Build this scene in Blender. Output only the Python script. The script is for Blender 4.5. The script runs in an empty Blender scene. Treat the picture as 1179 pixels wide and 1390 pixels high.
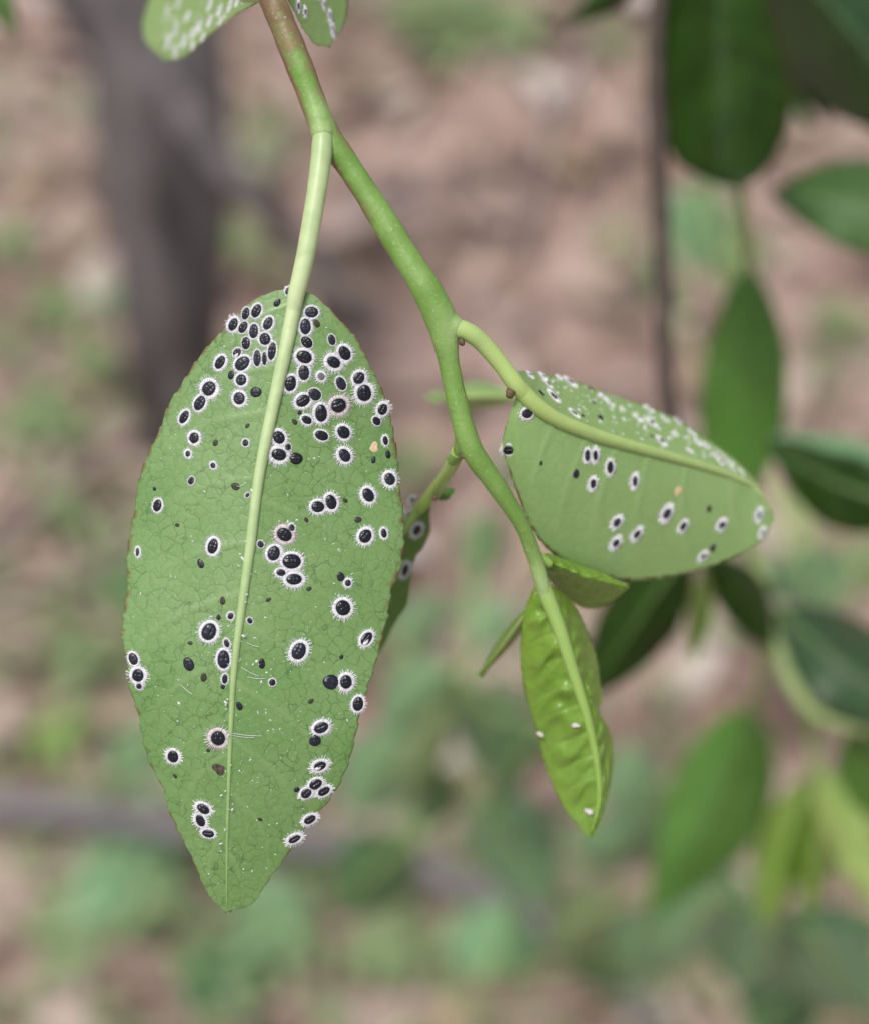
import bpy, math, random
import numpy as np
from mathutils import Matrix, Vector

random.seed(7)
RNG = np.random.default_rng(7)
SC = bpy.context.scene
COL = SC.collection
R = math.radians

# ------------------------------------------------------------------ camera
PITCH, CAM_H, FPX, CX, CY = R(50), 1.05, 2400.0, 589.5, 695.0
cam_data = bpy.data.cameras.new('camera')
cam = bpy.data.objects.new('camera', cam_data)
COL.objects.link(cam)
cam.location = (0, 0, CAM_H)
cam.rotation_euler = (math.pi / 2 - PITCH, 0, 0)
cam_data.sensor_fit = 'HORIZONTAL'
cam_data.sensor_width = 36
cam_data.lens = 36 * FPX / 1179.0
cam_data.clip_start = 0.01
cam_data.clip_end = 200
cam_data.dof.use_dof = True
cam_data.dof.focus_distance = 0.1205
cam_data.dof.aperture_fstop = cam_data.lens / 3.5
SC.camera = cam

# ------------------------------------------------------------------ world, sun, exposure
SUN_EL, SUN_AZ = R(74), R(235)          # azimuth: clockwise from +Y, the sun is behind the camera
world = bpy.data.worlds.new('World')
SC.world = world
world.use_nodes = True
wn = world.node_tree.nodes
wl = world.node_tree.links
sky = wn.new('ShaderNodeTexSky')
sky.sky_type = 'NISHITA'
sky.sun_disc = False
sky.sun_elevation = SUN_EL
sky.sun_rotation = SUN_AZ
sky.air_density = 1.0
sky.dust_density = 4.0
sky.ozone_density = 0.6
hs = wn.new('ShaderNodeHueSaturation')   # overcast: a paler sky of the same brightness
hs.inputs['Saturation'].default_value = 0.35
wl.new(sky.outputs[0], hs.inputs['Color'])
wl.new(hs.outputs[0], wn['Background'].inputs['Color'])
wn['Background'].inputs['Strength'].default_value = 0.105
sun_data = bpy.data.lights.new('sun', 'SUN')
sun_data.energy = 1.5
sun_data.angle = R(10)
sun_data.color = (1.0, 0.97, 0.93)
sun = bpy.data.objects.new('sun', sun_data)
COL.objects.link(sun)
sdir = Vector((math.sin(SUN_AZ) * math.cos(SUN_EL), math.cos(SUN_AZ) * math.cos(SUN_EL), math.sin(SUN_EL)))
sun.rotation_euler = sdir.to_track_quat('Z', 'Y').to_euler()
SC.view_settings.view_transform = 'Standard'
SC.view_settings.look = 'None'
SC.view_settings.gamma = 1.0
SC.view_settings.exposure = 0.5
SC.view_settings.use_curve_mapping = False
SC.render.engine = 'CYCLES'
SC.cycles.use_denoising = True
SC.cycles.max_bounces = 6

# ------------------------------------------------------------------ geometry helpers
FWD = np.array([0, math.cos(PITCH), -math.sin(PITCH)])
UPV = np.array([0, math.sin(PITCH), math.cos(PITCH)])
RGT = np.array([1.0, 0, 0])
CAMP = np.array([0, 0, CAM_H])


def U(px, py, d):
    """photo pixel + distance along the lens axis (m) -> point"""
    px, py, d = np.broadcast_arrays(np.asarray(px, float), np.asarray(py, float), np.asarray(d, float))
    return (CAMP + FWD * d[..., None] + RGT * ((px - CX) / FPX * d)[..., None]
            + UPV * ((CY - py) / FPX * d)[..., None])


def G(px, py, h=0.0):
    """photo pixel -> point on the ground (height h)"""
    r = FWD + RGT * (px - CX) / FPX + UPV * (CY - py) / FPX
    return CAMP + r * ((CAM_H - h) / -r[2])


def spline(pts, n):
    """Catmull-Rom through rows of pts, resampled to n rows by arc length (first two columns)"""
    P = np.asarray(pts, float)
    if len(P) < 3:
        P = np.array([P[0] + (P[-1] - P[0]) * k for k in np.linspace(0, 1, 4)])
    E = np.vstack([2 * P[0] - P[1], P, 2 * P[-1] - P[-2]])
    out = []
    for i in range(len(P) - 1):
        a, b, c, d = E[i:i + 4]
        for u in np.linspace(0, 1, 16, endpoint=False):
            out.append(0.5 * (2 * b + (c - a) * u + (2 * a - 5 * b + 4 * c - d) * u * u
                              + (3 * b - a - 3 * c + d) * u ** 3))
    out.append(P[-1])
    Q = np.array(out)
    k = min(3, Q.shape[1]) if Q.shape[1] == 3 else 2
    L = np.r_[0, np.cumsum(np.linalg.norm(np.diff(Q[:, :k], axis=0), axis=1) + 1e-12)]
    s = np.linspace(0, L[-1], n)
    return np.stack([np.interp(s, L, Q[:, j]) for j in range(Q.shape[1])], 1)


def tube_geo(P, rad, seg=14, flat=1.0):
    """tube through 3-D points with a radius each; rounded ends"""
    P = np.asarray(P, float)
    rad = np.asarray(rad, float)
    T = np.gradient(P, axis=0)
    T /= np.linalg.norm(T, axis=1)[:, None] + 1e-15
    n = np.cross(T[0], FWD)
    if np.linalg.norm(n) < 1e-3:
        n = np.cross(T[0], UPV)
    n /= np.linalg.norm(n)
    V = []
    ang = np.linspace(0, 2 * math.pi, seg, endpoint=False)
    for i in range(len(P)):
        n = n - T[i] * np.dot(n, T[i])
        n /= np.linalg.norm(n) + 1e-15
        b = np.cross(T[i], n)
        V.append(P[i] + rad[i] * (np.cos(ang)[:, None] * n + flat * np.sin(ang)[:, None] * b))
    V = np.vstack(V)
    F = []
    m = len(P)
    for i in range(m - 1):
        for j in range(seg):
            k = (j + 1) % seg
            F.append((i * seg + j, i * seg + k, (i + 1) * seg + k, (i + 1) * seg + j))
    V = np.vstack([V, P[0] - T[0] * rad[0] * .6, P[-1] + T[-1] * rad[-1] * .6])
    a, z = m * seg, m * seg + 1
    for j in range(seg):
        k = (j + 1) % seg
        F.append((a, k, j))
        F.append((z, (m - 1) * seg + j, (m - 1) * seg + k))
    return V, F


def link(name, V, F, mat, parent=None, origin=None, smooth=True, attrs=None, uv=None):
    """one mesh object; V in world metres, stored relative to its origin / its parent's origin"""
    V = np.asarray(V, float)
    base = np.zeros(3)
    q = parent
    while q is not None:
        base = base + np.array(q.location)
        q = q.parent
    org = np.asarray(origin, float) if origin is not None else base
    me = bpy.data.meshes.new(name)
    me.from_pydata((V - org).tolist(), [], F)
    if smooth:
        me.polygons.foreach_set('use_smooth', np.ones(len(me.polygons), bool))
    for k, a in (attrs or {}).items():
        at = me.attributes.new(k, 'FLOAT', 'POINT')
        at.data.foreach_set('value', np.asarray(a, np.float32))
    me.materials.append(mat)
    me.update()
    o = bpy.data.objects.new(name, me)
    COL.objects.link(o)
    o.location = org - base
    if parent is not None:
        o.parent = parent
    return o


def empty(name, loc):
    o = bpy.data.objects.new(name, None)
    COL.objects.link(o)
    o.location = loc
    o.empty_display_size = 0.01
    return o


def tag(o, label=None, cat=None, group=None, kind=None):
    if label: o['label'] = label
    if cat: o['category'] = cat
    if group: o['group'] = group
    if kind: o['kind'] = kind
    return o


class Acc:
    """collects shapes for one mesh"""
    def __init__(s): s.V, s.F, s.C, s.n = [], [], [], 0
    def add(s, V, F, c=None):
        s.V.append(np.asarray(V, float)); s.F += [tuple(i + s.n for i in f) for f in F]
        s.C.append(np.full(len(V), 0.0 if c is None else c)); s.n += len(V)
    def verts(s): return np.vstack(s.V)


# ------------------------------------------------------------------ materials
def new_mat(name):
    m = bpy.data.materials.new(name)
    m.use_nodes = True
    nt = m.node_tree
    b = nt.nodes['Principled BSDF']
    return m, nt, b


def N(nt, kind, **kw):
    n = nt.nodes.new(kind)
    for k, v in kw.items():
        if k in n.inputs.keys():
            n.inputs[k].default_value = v
        else:
            setattr(n, k, v)
    return n


def math_n(nt, op, a, b=None, clamp=False):
    n = nt.nodes.new('ShaderNodeMath')
    n.operation = op
    n.use_clamp = clamp
    for i, x in enumerate((a, b)):
        if x is None: continue
        if isinstance(x, (int, float)): n.inputs[i].default_value = x
        else: nt.links.new(x, n.inputs[i])
    return n.outputs[0]


def mixc(nt, fac, a, b, mode='MIX'):
    n = nt.nodes.new('ShaderNodeMix')
    n.data_type = 'RGBA'
    n.blend_type = mode
    for sock, x in ((n.inputs[0], fac), (n.inputs[6], a), (n.inputs[7], b)):
        if isinstance(x, (int, float)): sock.default_value = x
        elif isinstance(x, tuple): sock.default_value = (*x, 1) if len(x) == 3 else x
        else: nt.links.new(x, sock)
    return n.outputs[2]


def ramp(nt, x, lo, hi, a=0.0, b=1.0):
    n = nt.nodes.new('ShaderNodeMapRange')
    n.inputs[1].default_value, n.inputs[2].default_value = lo, hi
    n.inputs[3].default_value, n.inputs[4].default_value = a, b
    nt.links.new(x, n.inputs[0])
    return n.outputs[0]


def noise(nt, vec, scale, detail=3, rough=.55):
    n = N(nt, 'ShaderNodeTexNoise', Scale=scale, Detail=detail, Roughness=rough)
    nt.links.new(vec, n.inputs['Vector'])
    return n


def attr(nt, name):
    n = nt.nodes.new('ShaderNodeAttribute')
    n.attribute_name = name
    return n.outputs['Fac']


def leaf_mat(name, ca, cb, vein, light, net=900.0, netw=.05, netamt=.55, rough=.45, bump=.5,
             trans=0.12, margin=(.16, .09, .03), spec=.4, tcol=None, fine=True):
    m, nt, b = new_mat(name)
    tc = nt.nodes.new('ShaderNodeTexCoord').outputs['Object']
    nz = noise(nt, tc, 260, 4)
    col = mixc(nt, ramp(nt, nz.outputs['Fac'], .35, .65), ca, cb)
    big = noise(nt, tc, 70, 2)
    col = mixc(nt, ramp(nt, big.outputs['Fac'], .45, .75, 0, .35), col, light)
    h = nz.outputs['Fac']
    if net:
        wob = noise(nt, tc, net * .9, 3)
        w = nt.nodes.new('ShaderNodeVectorMath'); w.operation = 'MULTIPLY_ADD'
        nt.links.new(wob.outputs['Color'], w.inputs[0])
        w.inputs[1].default_value = (1.1 / net,) * 3
        nt.links.new(tc, w.inputs[2])
        v1 = N(nt, 'ShaderNodeTexVoronoi', Scale=net); v1.feature = 'DISTANCE_TO_EDGE'
        nt.links.new(w.outputs[0], v1.inputs['Vector'])
        d1 = v1.outputs['Distance']
        l1 = ramp(nt, d1, .005, netw, 1, 0)
        fadn = noise(nt, tc, net * .35, 2)
        l1 = math_n(nt, 'MULTIPLY', l1, ramp(nt, fadn.outputs['Fac'], .35, .6, .25, 1))
        v2 = N(nt, 'ShaderNodeTexVoronoi', Scale=net * 2.7); v2.feature = 'DISTANCE_TO_EDGE'
        nt.links.new(w.outputs[0], v2.inputs['Vector'])
        l2 = ramp(nt, v2.outputs['Distance'], .0, .11, 1, 0)
        col = mixc(nt, math_n(nt, 'MULTIPLY', l2, netamt * .35), col, vein)
        col = mixc(nt, math_n(nt, 'MULTIPLY', l1, netamt), col, vein)
        h = math_n(nt, 'ADD', ramp(nt, d1, 0, .22, 0, 1), math_n(nt, 'MULTIPLY', l2, -.25))
        sp = noise(nt, tc, net * 4.0, 2)
        h = math_n(nt, 'ADD', h, math_n(nt, 'MULTIPLY', sp.outputs['Fac'], .35))
        spk = ramp(nt, noise(nt, tc, net * 2.0, 2).outputs['Fac'], .6, .75, 0, .3)
        col = mixc(nt, spk, col, light)
    va = attr(nt, 'vein')
    col = mixc(nt, math_n(nt, 'MULTIPLY', va, .32), col, light)
    ed = attr(nt, 'edge')
    en = noise(nt, tc, 1500, 2)
    em = math_n(nt, 'MULTIPLY', ramp(nt, ed, .955, .985), ramp(nt, en.outputs['Fac'], .47, .57), True)
    col = mixc(nt, math_n(nt, 'MULTIPLY', em, .8), col, margin)
    nt.links.new(col, b.inputs['Base Color'])
    b.inputs['Roughness'].default_value = rough
    b.inputs['Specular IOR Level'].default_value = spec
    if bump:
        bp = N(nt, 'ShaderNodeBump', Strength=bump, Distance=.00012)
        nt.links.new(h, bp.inputs['Height'])
        nt.links.new(bp.outputs[0], b.inputs['Normal'])
    if trans:
        tr = nt.nodes.new('ShaderNodeBsdfTranslucent')
        tr.inputs['Color'].default_value = (*(tcol or (.25, .42, .06)), 1)
        ms = nt.nodes.new('ShaderNodeMixShader')
        ms.inputs[0].default_value = trans
        out = nt.nodes['Material Output']
        nt.links.new(b.outputs[0], ms.inputs[1]); nt.links.new(tr.outputs[0], ms.inputs[2])
        nt.links.new(ms.outputs[0], out.inputs['Surface'])
    return m


def plain_mat(name, ca, cb, scale, rough=.6, bump=0, dist=.001, spec=.4, stretch=None, detail=4):
    m, nt, b = new_mat(name)
    tc = nt.nodes.new('ShaderNodeTexCoord').outputs['Object']
    if stretch:
        mp = N(nt, 'ShaderNodeMapping'); mp.inputs['Scale'].default_value = stretch
        nt.links.new(tc, mp.inputs['Vector']); tc = mp.outputs[0]
    nz = noise(nt, tc, scale, detail)
    col = mixc(nt, ramp(nt, nz.outputs['Fac'], .35, .65), ca, cb)
    nt.links.new(col, b.inputs['Base Color'])
    b.inputs['Roughness'].default_value = rough
    b.inputs['Specular IOR Level'].default_value = spec
    if bump:
        bp = N(nt, 'ShaderNodeBump', Strength=bump, Distance=dist)
        nt.links.new(nz.outputs['Fac'], bp.inputs['Height'])
        nt.links.new(bp.outputs[0], b.inputs['Normal'])
    return m


def stem_mat():
    m, nt, b = new_mat('twig_skin')
    tc = nt.nodes.new('ShaderNodeTexCoord').outputs['Object']
    nz = noise(nt, tc, 500, 4)
    col = mixc(nt, ramp(nt, nz.outputs['Fac'], .35, .65), (.14, .27, .045), (.185, .325, .07))
    mot = noise(nt, tc, 1400, 5, .7)
    col = mixc(nt, ramp(nt, mot.outputs['Fac'], .4, .7, 0, .45), col, (.12, .24, .04))
    gl = noise(nt, tc, 160, 3)
    col = mixc(nt, ramp(nt, gl.outputs['Fac'], .5, .7, 0, .35), col, (.28, .41, .13))
    br = attr(nt, 'brown')
    bn = noise(nt, tc, 900, 4, .7)
    f = math_n(nt, 'ADD', br, ramp(nt, bn.outputs['Fac'], .3, .7, -.35, .35))
    f = ramp(nt, f, .25, .75)
    bc = mixc(nt, bn.outputs['Fac'], (.10, .055, .028), (.27, .19, .09))
    col = mixc(nt, f, col, bc)
    pa = attr(nt, 'pale')
    col = mixc(nt, math_n(nt, 'ADD', math_n(nt, 'MULTIPLY', pa, .85), ramp(nt, bn.outputs['Fac'], .3, .7, -.08, .08), True), col, (.36, .49, .20))
    lent = noise(nt, tc, 3800, 1)
    col = mixc(nt, ramp(nt, lent.outputs['Fac'], .68, .74, 0, .35), col, (.5, .55, .34))
    nt.links.new(col, b.inputs['Base Color'])
    b.inputs['Roughness'].default_value = .52
    bp = N(nt, 'ShaderNodeBump', Strength=.5, Distance=.00007)
    nt.links.new(math_n(nt, 'ADD', bn.outputs['Fac'], lent.outputs['Fac']), bp.inputs['Height'])
    nt.links.new(bp.outputs[0], b.inputs['Normal'])
    return m


def rib_mat(name, a, b_):
    """pale rib that turns leaf green towards its thin end (attribute 'along')"""
    m, nt, b = new_mat(name)
    tc = nt.nodes.new('ShaderNodeTexCoord').outputs['Object']
    nz = noise(nt, tc, 700, 4)
    al = attr(nt, 'along')
    col = mixc(nt, al, a, b_)
    col = mixc(nt, ramp(nt, nz.outputs['Fac'], .45, .75, 0, .35), col, tuple(x * .8 for x in b_))
    nt.links.new(col, b.inputs['Base Color'])
    b.inputs['Roughness'].default_value = .4
    bp = N(nt, 'ShaderNodeBump', Strength=.3, Distance=.00005)
    nt.links.new(nz.outputs['Fac'], bp.inputs['Height'])
    nt.links.new(bp.outputs[0], b.inputs['Normal'])
    return m


UNDER = leaf_mat('leaf_underside', (.150, .285, .080), (.188, .325, .108), (.052, .125, .022), (.25, .375, .15), net=1120, netw=.05, netamt=.74, bump=.10, rough=.38, spec=.6)
UNDER_B = leaf_mat('leaf_underside_pale', (.26, .415, .14), (.285, .44, .16), (.18, .30, .08), (.33, .48, .20), netamt=.3, bump=.12)
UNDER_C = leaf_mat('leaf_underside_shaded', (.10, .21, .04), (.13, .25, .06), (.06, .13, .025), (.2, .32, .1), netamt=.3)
YOUNG = leaf_mat('young_leaf', (.16, .31, .028), (.215, .37, .045), (.13, .27, .02), (.29, .44, .11), net=600, netw=.03,
                 netamt=.2, rough=.33, bump=.25, trans=.2, margin=(.22, .13, .03), spec=.5)
DARK = leaf_mat('leaf_upper_glossy', (.012, .030, .004), (.022, .050, .006), (.02, .05, .01), (.03, .09, .012), net=0,
                rough=.5, bump=.12, trans=.06, spec=.12)
DARKG = leaf_mat('leaf_upper_shiny', (.014, .045, .010), (.022, .068, .014), (.02, .05, .01), (.03, .09, .012), net=0, rough=.3, bump=.12, trans=.06, spec=.7)
MIDL = leaf_mat('leaf_upper_light', (.07, .185, .022), (.10, .23, .035), (.05, .1, .02), (.13, .27, .07), net=0, rough=.42, bump=.12, trans=.12, spec=.35)
PALEY = leaf_mat('leaf_pale_yellow_green', (.34, .48, .12), (.42, .56, .18), (.1, .2, .03), (.4, .55, .2), net=0, rough=.4, bump=.12, trans=.2)
MID = leaf_mat('leaf_upper_green', (.042, .105, .022), (.068, .14, .038), (.05, .1, .02), (.13, .24, .10), net=0,
               rough=.45, bump=.12, trans=.08, spec=.3)
OLIVE = leaf_mat('leaf_yellow_green', (.17, .31, .035), (.24, .40, .06), (.1, .2, .03), (.3, .46, .12), net=0,
                 rough=.4, bump=.12, trans=.2)
TEAL = leaf_mat('sapling_leaf', (.15, .28, .13), (.20, .35, .18), (.1, .2, .08), (.26, .41, .24), net=0,
                rough=.38, bump=0, trans=.1)
TEALD = leaf_mat('sapling_leaf_dark', (.05, .13, .045), (.085, .19, .07), (.05, .1, .03), (.12, .24, .1), net=0,
                 rough=.38, bump=0, trans=.1)
WEEDY = leaf_mat('weed_leaf_bright', (.18, .29, .06), (.24, .36, .09), (.1, .2, .05), (.28, .42, .16), net=0, rough=.5, bump=0, trans=.15)
WEED = leaf_mat('weed_leaf', (.165, .235, .095), (.225, .295, .14), (.1, .2, .05), (.28, .36, .19), net=0, rough=.5, bump=0, trans=.15)
RIB = rib_mat('midrib_pale', (.56, .66, .36), (.22, .37, .12))
RIB_B = rib_mat('midrib_green', (.42, .56, .17), (.34, .48, .18))
RIB_D = rib_mat('midrib_dark', (.09, .17, .035), (.05, .12, .02))
RIB_Y = rib_mat('midrib_young', (.32, .47, .14), (.27, .44, .08))
STEM = stem_mat()
BROWNSTEM = plain_mat('brown_twig', (.045, .032, .026), (.085, .062, .05), 400, .7, .4, .0002)
PALESTEM = plain_mat('pale_green_stalk', (.27, .36, .13), (.35, .43, .19), 300, .5)
BLACK = None


def body_mat(name, a, b_, rough=.22):
    m, nt, b = new_mat(name)
    tc = nt.nodes.new('ShaderNodeTexCoord').outputs['Object']
    nz = noise(nt, tc, 3.0, 4)
    col = mixc(nt, ramp(nt, nz.outputs['Fac'], .4, .7), a, b_)
    nt.links.new(col, b.inputs['Base Color'])
    b.inputs['Roughness'].default_value = rough
    b.inputs['Specular IOR Level'].default_value = .5
    bp = N(nt, 'ShaderNodeBump', Strength=.5, Distance=.00005)
    nt.links.new(nz.outputs['Fac'], bp.inputs['Height'])
    nt.links.new(bp.outputs[0], b.inputs['Normal'])
    return m


BLACK = body_mat('pupa_black', (.003, .003, .008), (.009, .009, .02), .2)
DUSTY = body_mat('pupa_blue_black', (.006, .0065, .015), (.018, .019, .036), .28)
BROWN = body_mat('nymph_brown', (.022, .022, .012), (.05, .045, .022), .4)
GREY = body_mat('pupa_grey', (.10, .09, .11), (.2, .18, .2), .5)
WAX = plain_mat('white_wax', (.74, .735, .75), (.66, .65, .68), 6000, .65, spec=.3)
WAXP = plain_mat('pinkish_wax', (.68, .63, .635), (.56, .49, .50), 6000, .65, spec=.3)
SPOTB = plain_mat('dead_spot', (.025, .018, .012), (.12, .09, .07), 4000, .8, .8, .0002)
SPOTO = plain_mat('orange_scar', (.62, .42, .26), (.72, .55, .36), 3000, .6)
BUD = plain_mat('bud_brown', (.09, .055, .03), (.16, .10, .05), 3000, .7)
BARK = plain_mat('trunk_bark', (.06, .052, .053), (.21, .185, .185), 11, .85, .8, .02, stretch=(3.2, 3.2, .5), detail=6)
STICK = plain_mat('stick_bark', (.13, .115, .125), (.21, .19, .20), 25, .85, .5, .005)
STICKP = plain_mat('pale_stick_bark', (.27, .21, .185), (.36, .29, .26), 25, .85, .5, .005)


def soil_mat():
    m, nt, b = new_mat('red_soil')
    tc = nt.nodes.new('ShaderNodeTexCoord').outputs['Object']
    n1 = noise(nt, tc, 7, 4)
    n2 = noise(nt, tc, 28, 5)
    col = mixc(nt, ramp(nt, n1.outputs['Fac'], .38, .62), (.20, .125, .10), (.40, .28, .24))
    col = mixc(nt, ramp(nt, n2.outputs['Fac'], .5, .68, 0, .8), col, (.50, .39, .35))
    col = mixc(nt, ramp(nt, n2.outputs['Fac'], .46, .34, 0, .7), col, (.085, .058, .048))
    n3 = noise(nt, tc, 3.1, 3)
    col = mixc(nt, ramp(nt, n3.outputs['Fac'], .55, .7, 0, .5), col, (.25, .23, .14))
    nt.links.new(col, b.inputs['Base Color'])
    b.inputs['Roughness'].default_value = .9
    bp = N(nt, 'ShaderNodeBump', Strength=.8, Distance=.02)
    nt.links.new(n2.outputs['Fac'], bp.inputs['Height'])
    nt.links.new(bp.outputs[0], b.inputs['Normal'])
    return m


def litter_mat():
    m, nt, b = new_mat('dry_litter')
    a = attr(nt, 'tone')
    cr = nt.nodes.new('ShaderNodeValToRGB')
    el = cr.color_ramp.elements
    cols = [(.07, .048, .04), (.20, .13, .10), (.38, .27, .225), (.52, .41, .37), (.30, .21, .12), (.58, .53, .49)]
    el[0].position, el[0].color = 0, (*cols[0], 1)
    el[1].position, el[1].color = 1, (*cols[5], 1)
    for i in range(1, 5):
        e = el.new(i / 5); e.color = (*cols[i], 1)
    nt.links.new(a, cr.inputs[0])
    nt.links.new(cr.outputs[0], b.inputs['Base Color'])
    b.inputs['Roughness'].default_value = .7
    return m


# ------------------------------------------------------------------ ground and litter
def ground():
    n = 90
    xs = np.linspace(-1, 1, n)
    g = np.sign(xs) * np.abs(xs) ** 3 * 60
    X, Y = np.meshgrid(g, g + 1.0)
    Z = .012 * np.sin(X * 5.1 + 1) * np.sin(Y * 4.3) + .006 * np.sin(X * 13 + Y * 9) - .02
    V = np.stack([X, Y, Z], -1).reshape(-1, 3)
    F = [(j * n + i, j * n + i + 1, (j + 1) * n + i + 1, (j + 1) * n + i) for j in range(n - 1) for i in range(n - 1)]
    o = link('ground', V, F, soil_mat(), origin=(0, 0, 0))
    tag(o, 'reddish brown bare soil under the shrubs', 'ground', kind='structure')


def litter():
    A = Acc()
    tones = []
    for _ in range(2600):
        x, y = RNG.uniform(-1.0, 1.0), RNG.uniform(-.1, 2.6)
        L = RNG.uniform(.014, .042); w = L * RNG.uniform(.3, .5)
        a, tl, cu = RNG.uniform(0, 6.28), RNG.normal(0, .3), RNG.uniform(.1, .6)
        u = np.array([-1, -.45, .2, .7, 1.0]); ww = np.array([.05, .8, 1, .6, .02])
        P = []
        for k in range(5):
            for s in (-1, 0, 1):
                P.append((u[k] * L, s * ww[k] * w, cu * (u[k] ** 2) * L * .5 + abs(s) * w * cu * .6 + .004))
        P = np.array(P)
        ca, sa = math.cos(a), math.sin(a)
        P[:, 2] += P[:, 0] * math.tan(tl) * .5 + abs(math.tan(tl)) * L * .4 - .01
        P = np.stack([x + P[:, 0] * ca - P[:, 1] * sa, y + P[:, 0] * sa + P[:, 1] * ca, P[:, 2]], 1)
        F = [(k * 3 + s, k * 3 + s + 1, k * 3 + s + 4, k * 3 + s + 3) for k in range(4) for s in (0, 1)]
        A.add(P, F, RNG.uniform(0, 1))
    o = link('leaf_litter', A.verts(), A.F, litter_mat(), origin=(0, 1, 0), attrs={'tone': np.concatenate(A.C)})
    tag(o, 'dry brown fallen leaves scattered over the reddish soil', 'leaf litter', kind='stuff')


ground()
litter()


def ground_cover():
    """low green leaves in loose patches"""
    A = Acc()
    rg = np.random.default_rng(91)
    cent = [(G(x, y), r) for x, y, r in [(60, 450, .10), (40, 620, .12), (150, 560, .07), (120, 820, .12), (200, 900, .08), (60, 1000, .09), (160, 1150, .12),
            (320, 1280, .14), (90, 1300, .12), (500, 1250, .12), (640, 1150, .12), (600, 950, .10), (560, 40, .08), (640, 20, .09), (960, 350, .07),
            (1130, 800, .08), (1000, 1200, .14), (1120, 1300, .14), (860, 1280, .1), (20, 200, .08), (370, 210, .05), (330, 350, .04), (1150, 520, .06)]]
    for c, r in cent:
        for _ in range(int(430 * r)):
            x, y = c[0] + rg.normal(0, r * .6), c[1] + rg.normal(0, r * .6)
            L = rg.uniform(.006, .014); w = L * rg.uniform(.35, .6); a = rg.uniform(0, 6.28); ti = rg.normal(0, .35); h = rg.uniform(.002, .03)
            u = np.array([-1, -.4, .3, 1.0]); ww = np.array([.05, .9, .8, .03])
            P = np.array([(u[q] * L, sg * ww[q] * w, h + u[q] * L * math.tan(ti) + abs(sg) * w * .3) for q in range(4) for sg in (-1, 0, 1)])
            P = np.stack([x + P[:, 0] * math.cos(a) - P[:, 1] * math.sin(a), y + P[:, 0] * math.sin(a) + P[:, 1] * math.cos(a), P[:, 2]], 1)
            A.add(P, [(q * 3 + t, q * 3 + t + 1, q * 3 + t + 4, q * 3 + t + 3) for q in range(3) for t in (0, 1)])
    o = link('ground_cover', A.verts(), A.F, WEED, origin=(0, 1, 0))
    tag(o, 'low muted green ground cover in loose patches on the soil', 'ground cover', kind='stuff')


ground_cover()


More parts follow.
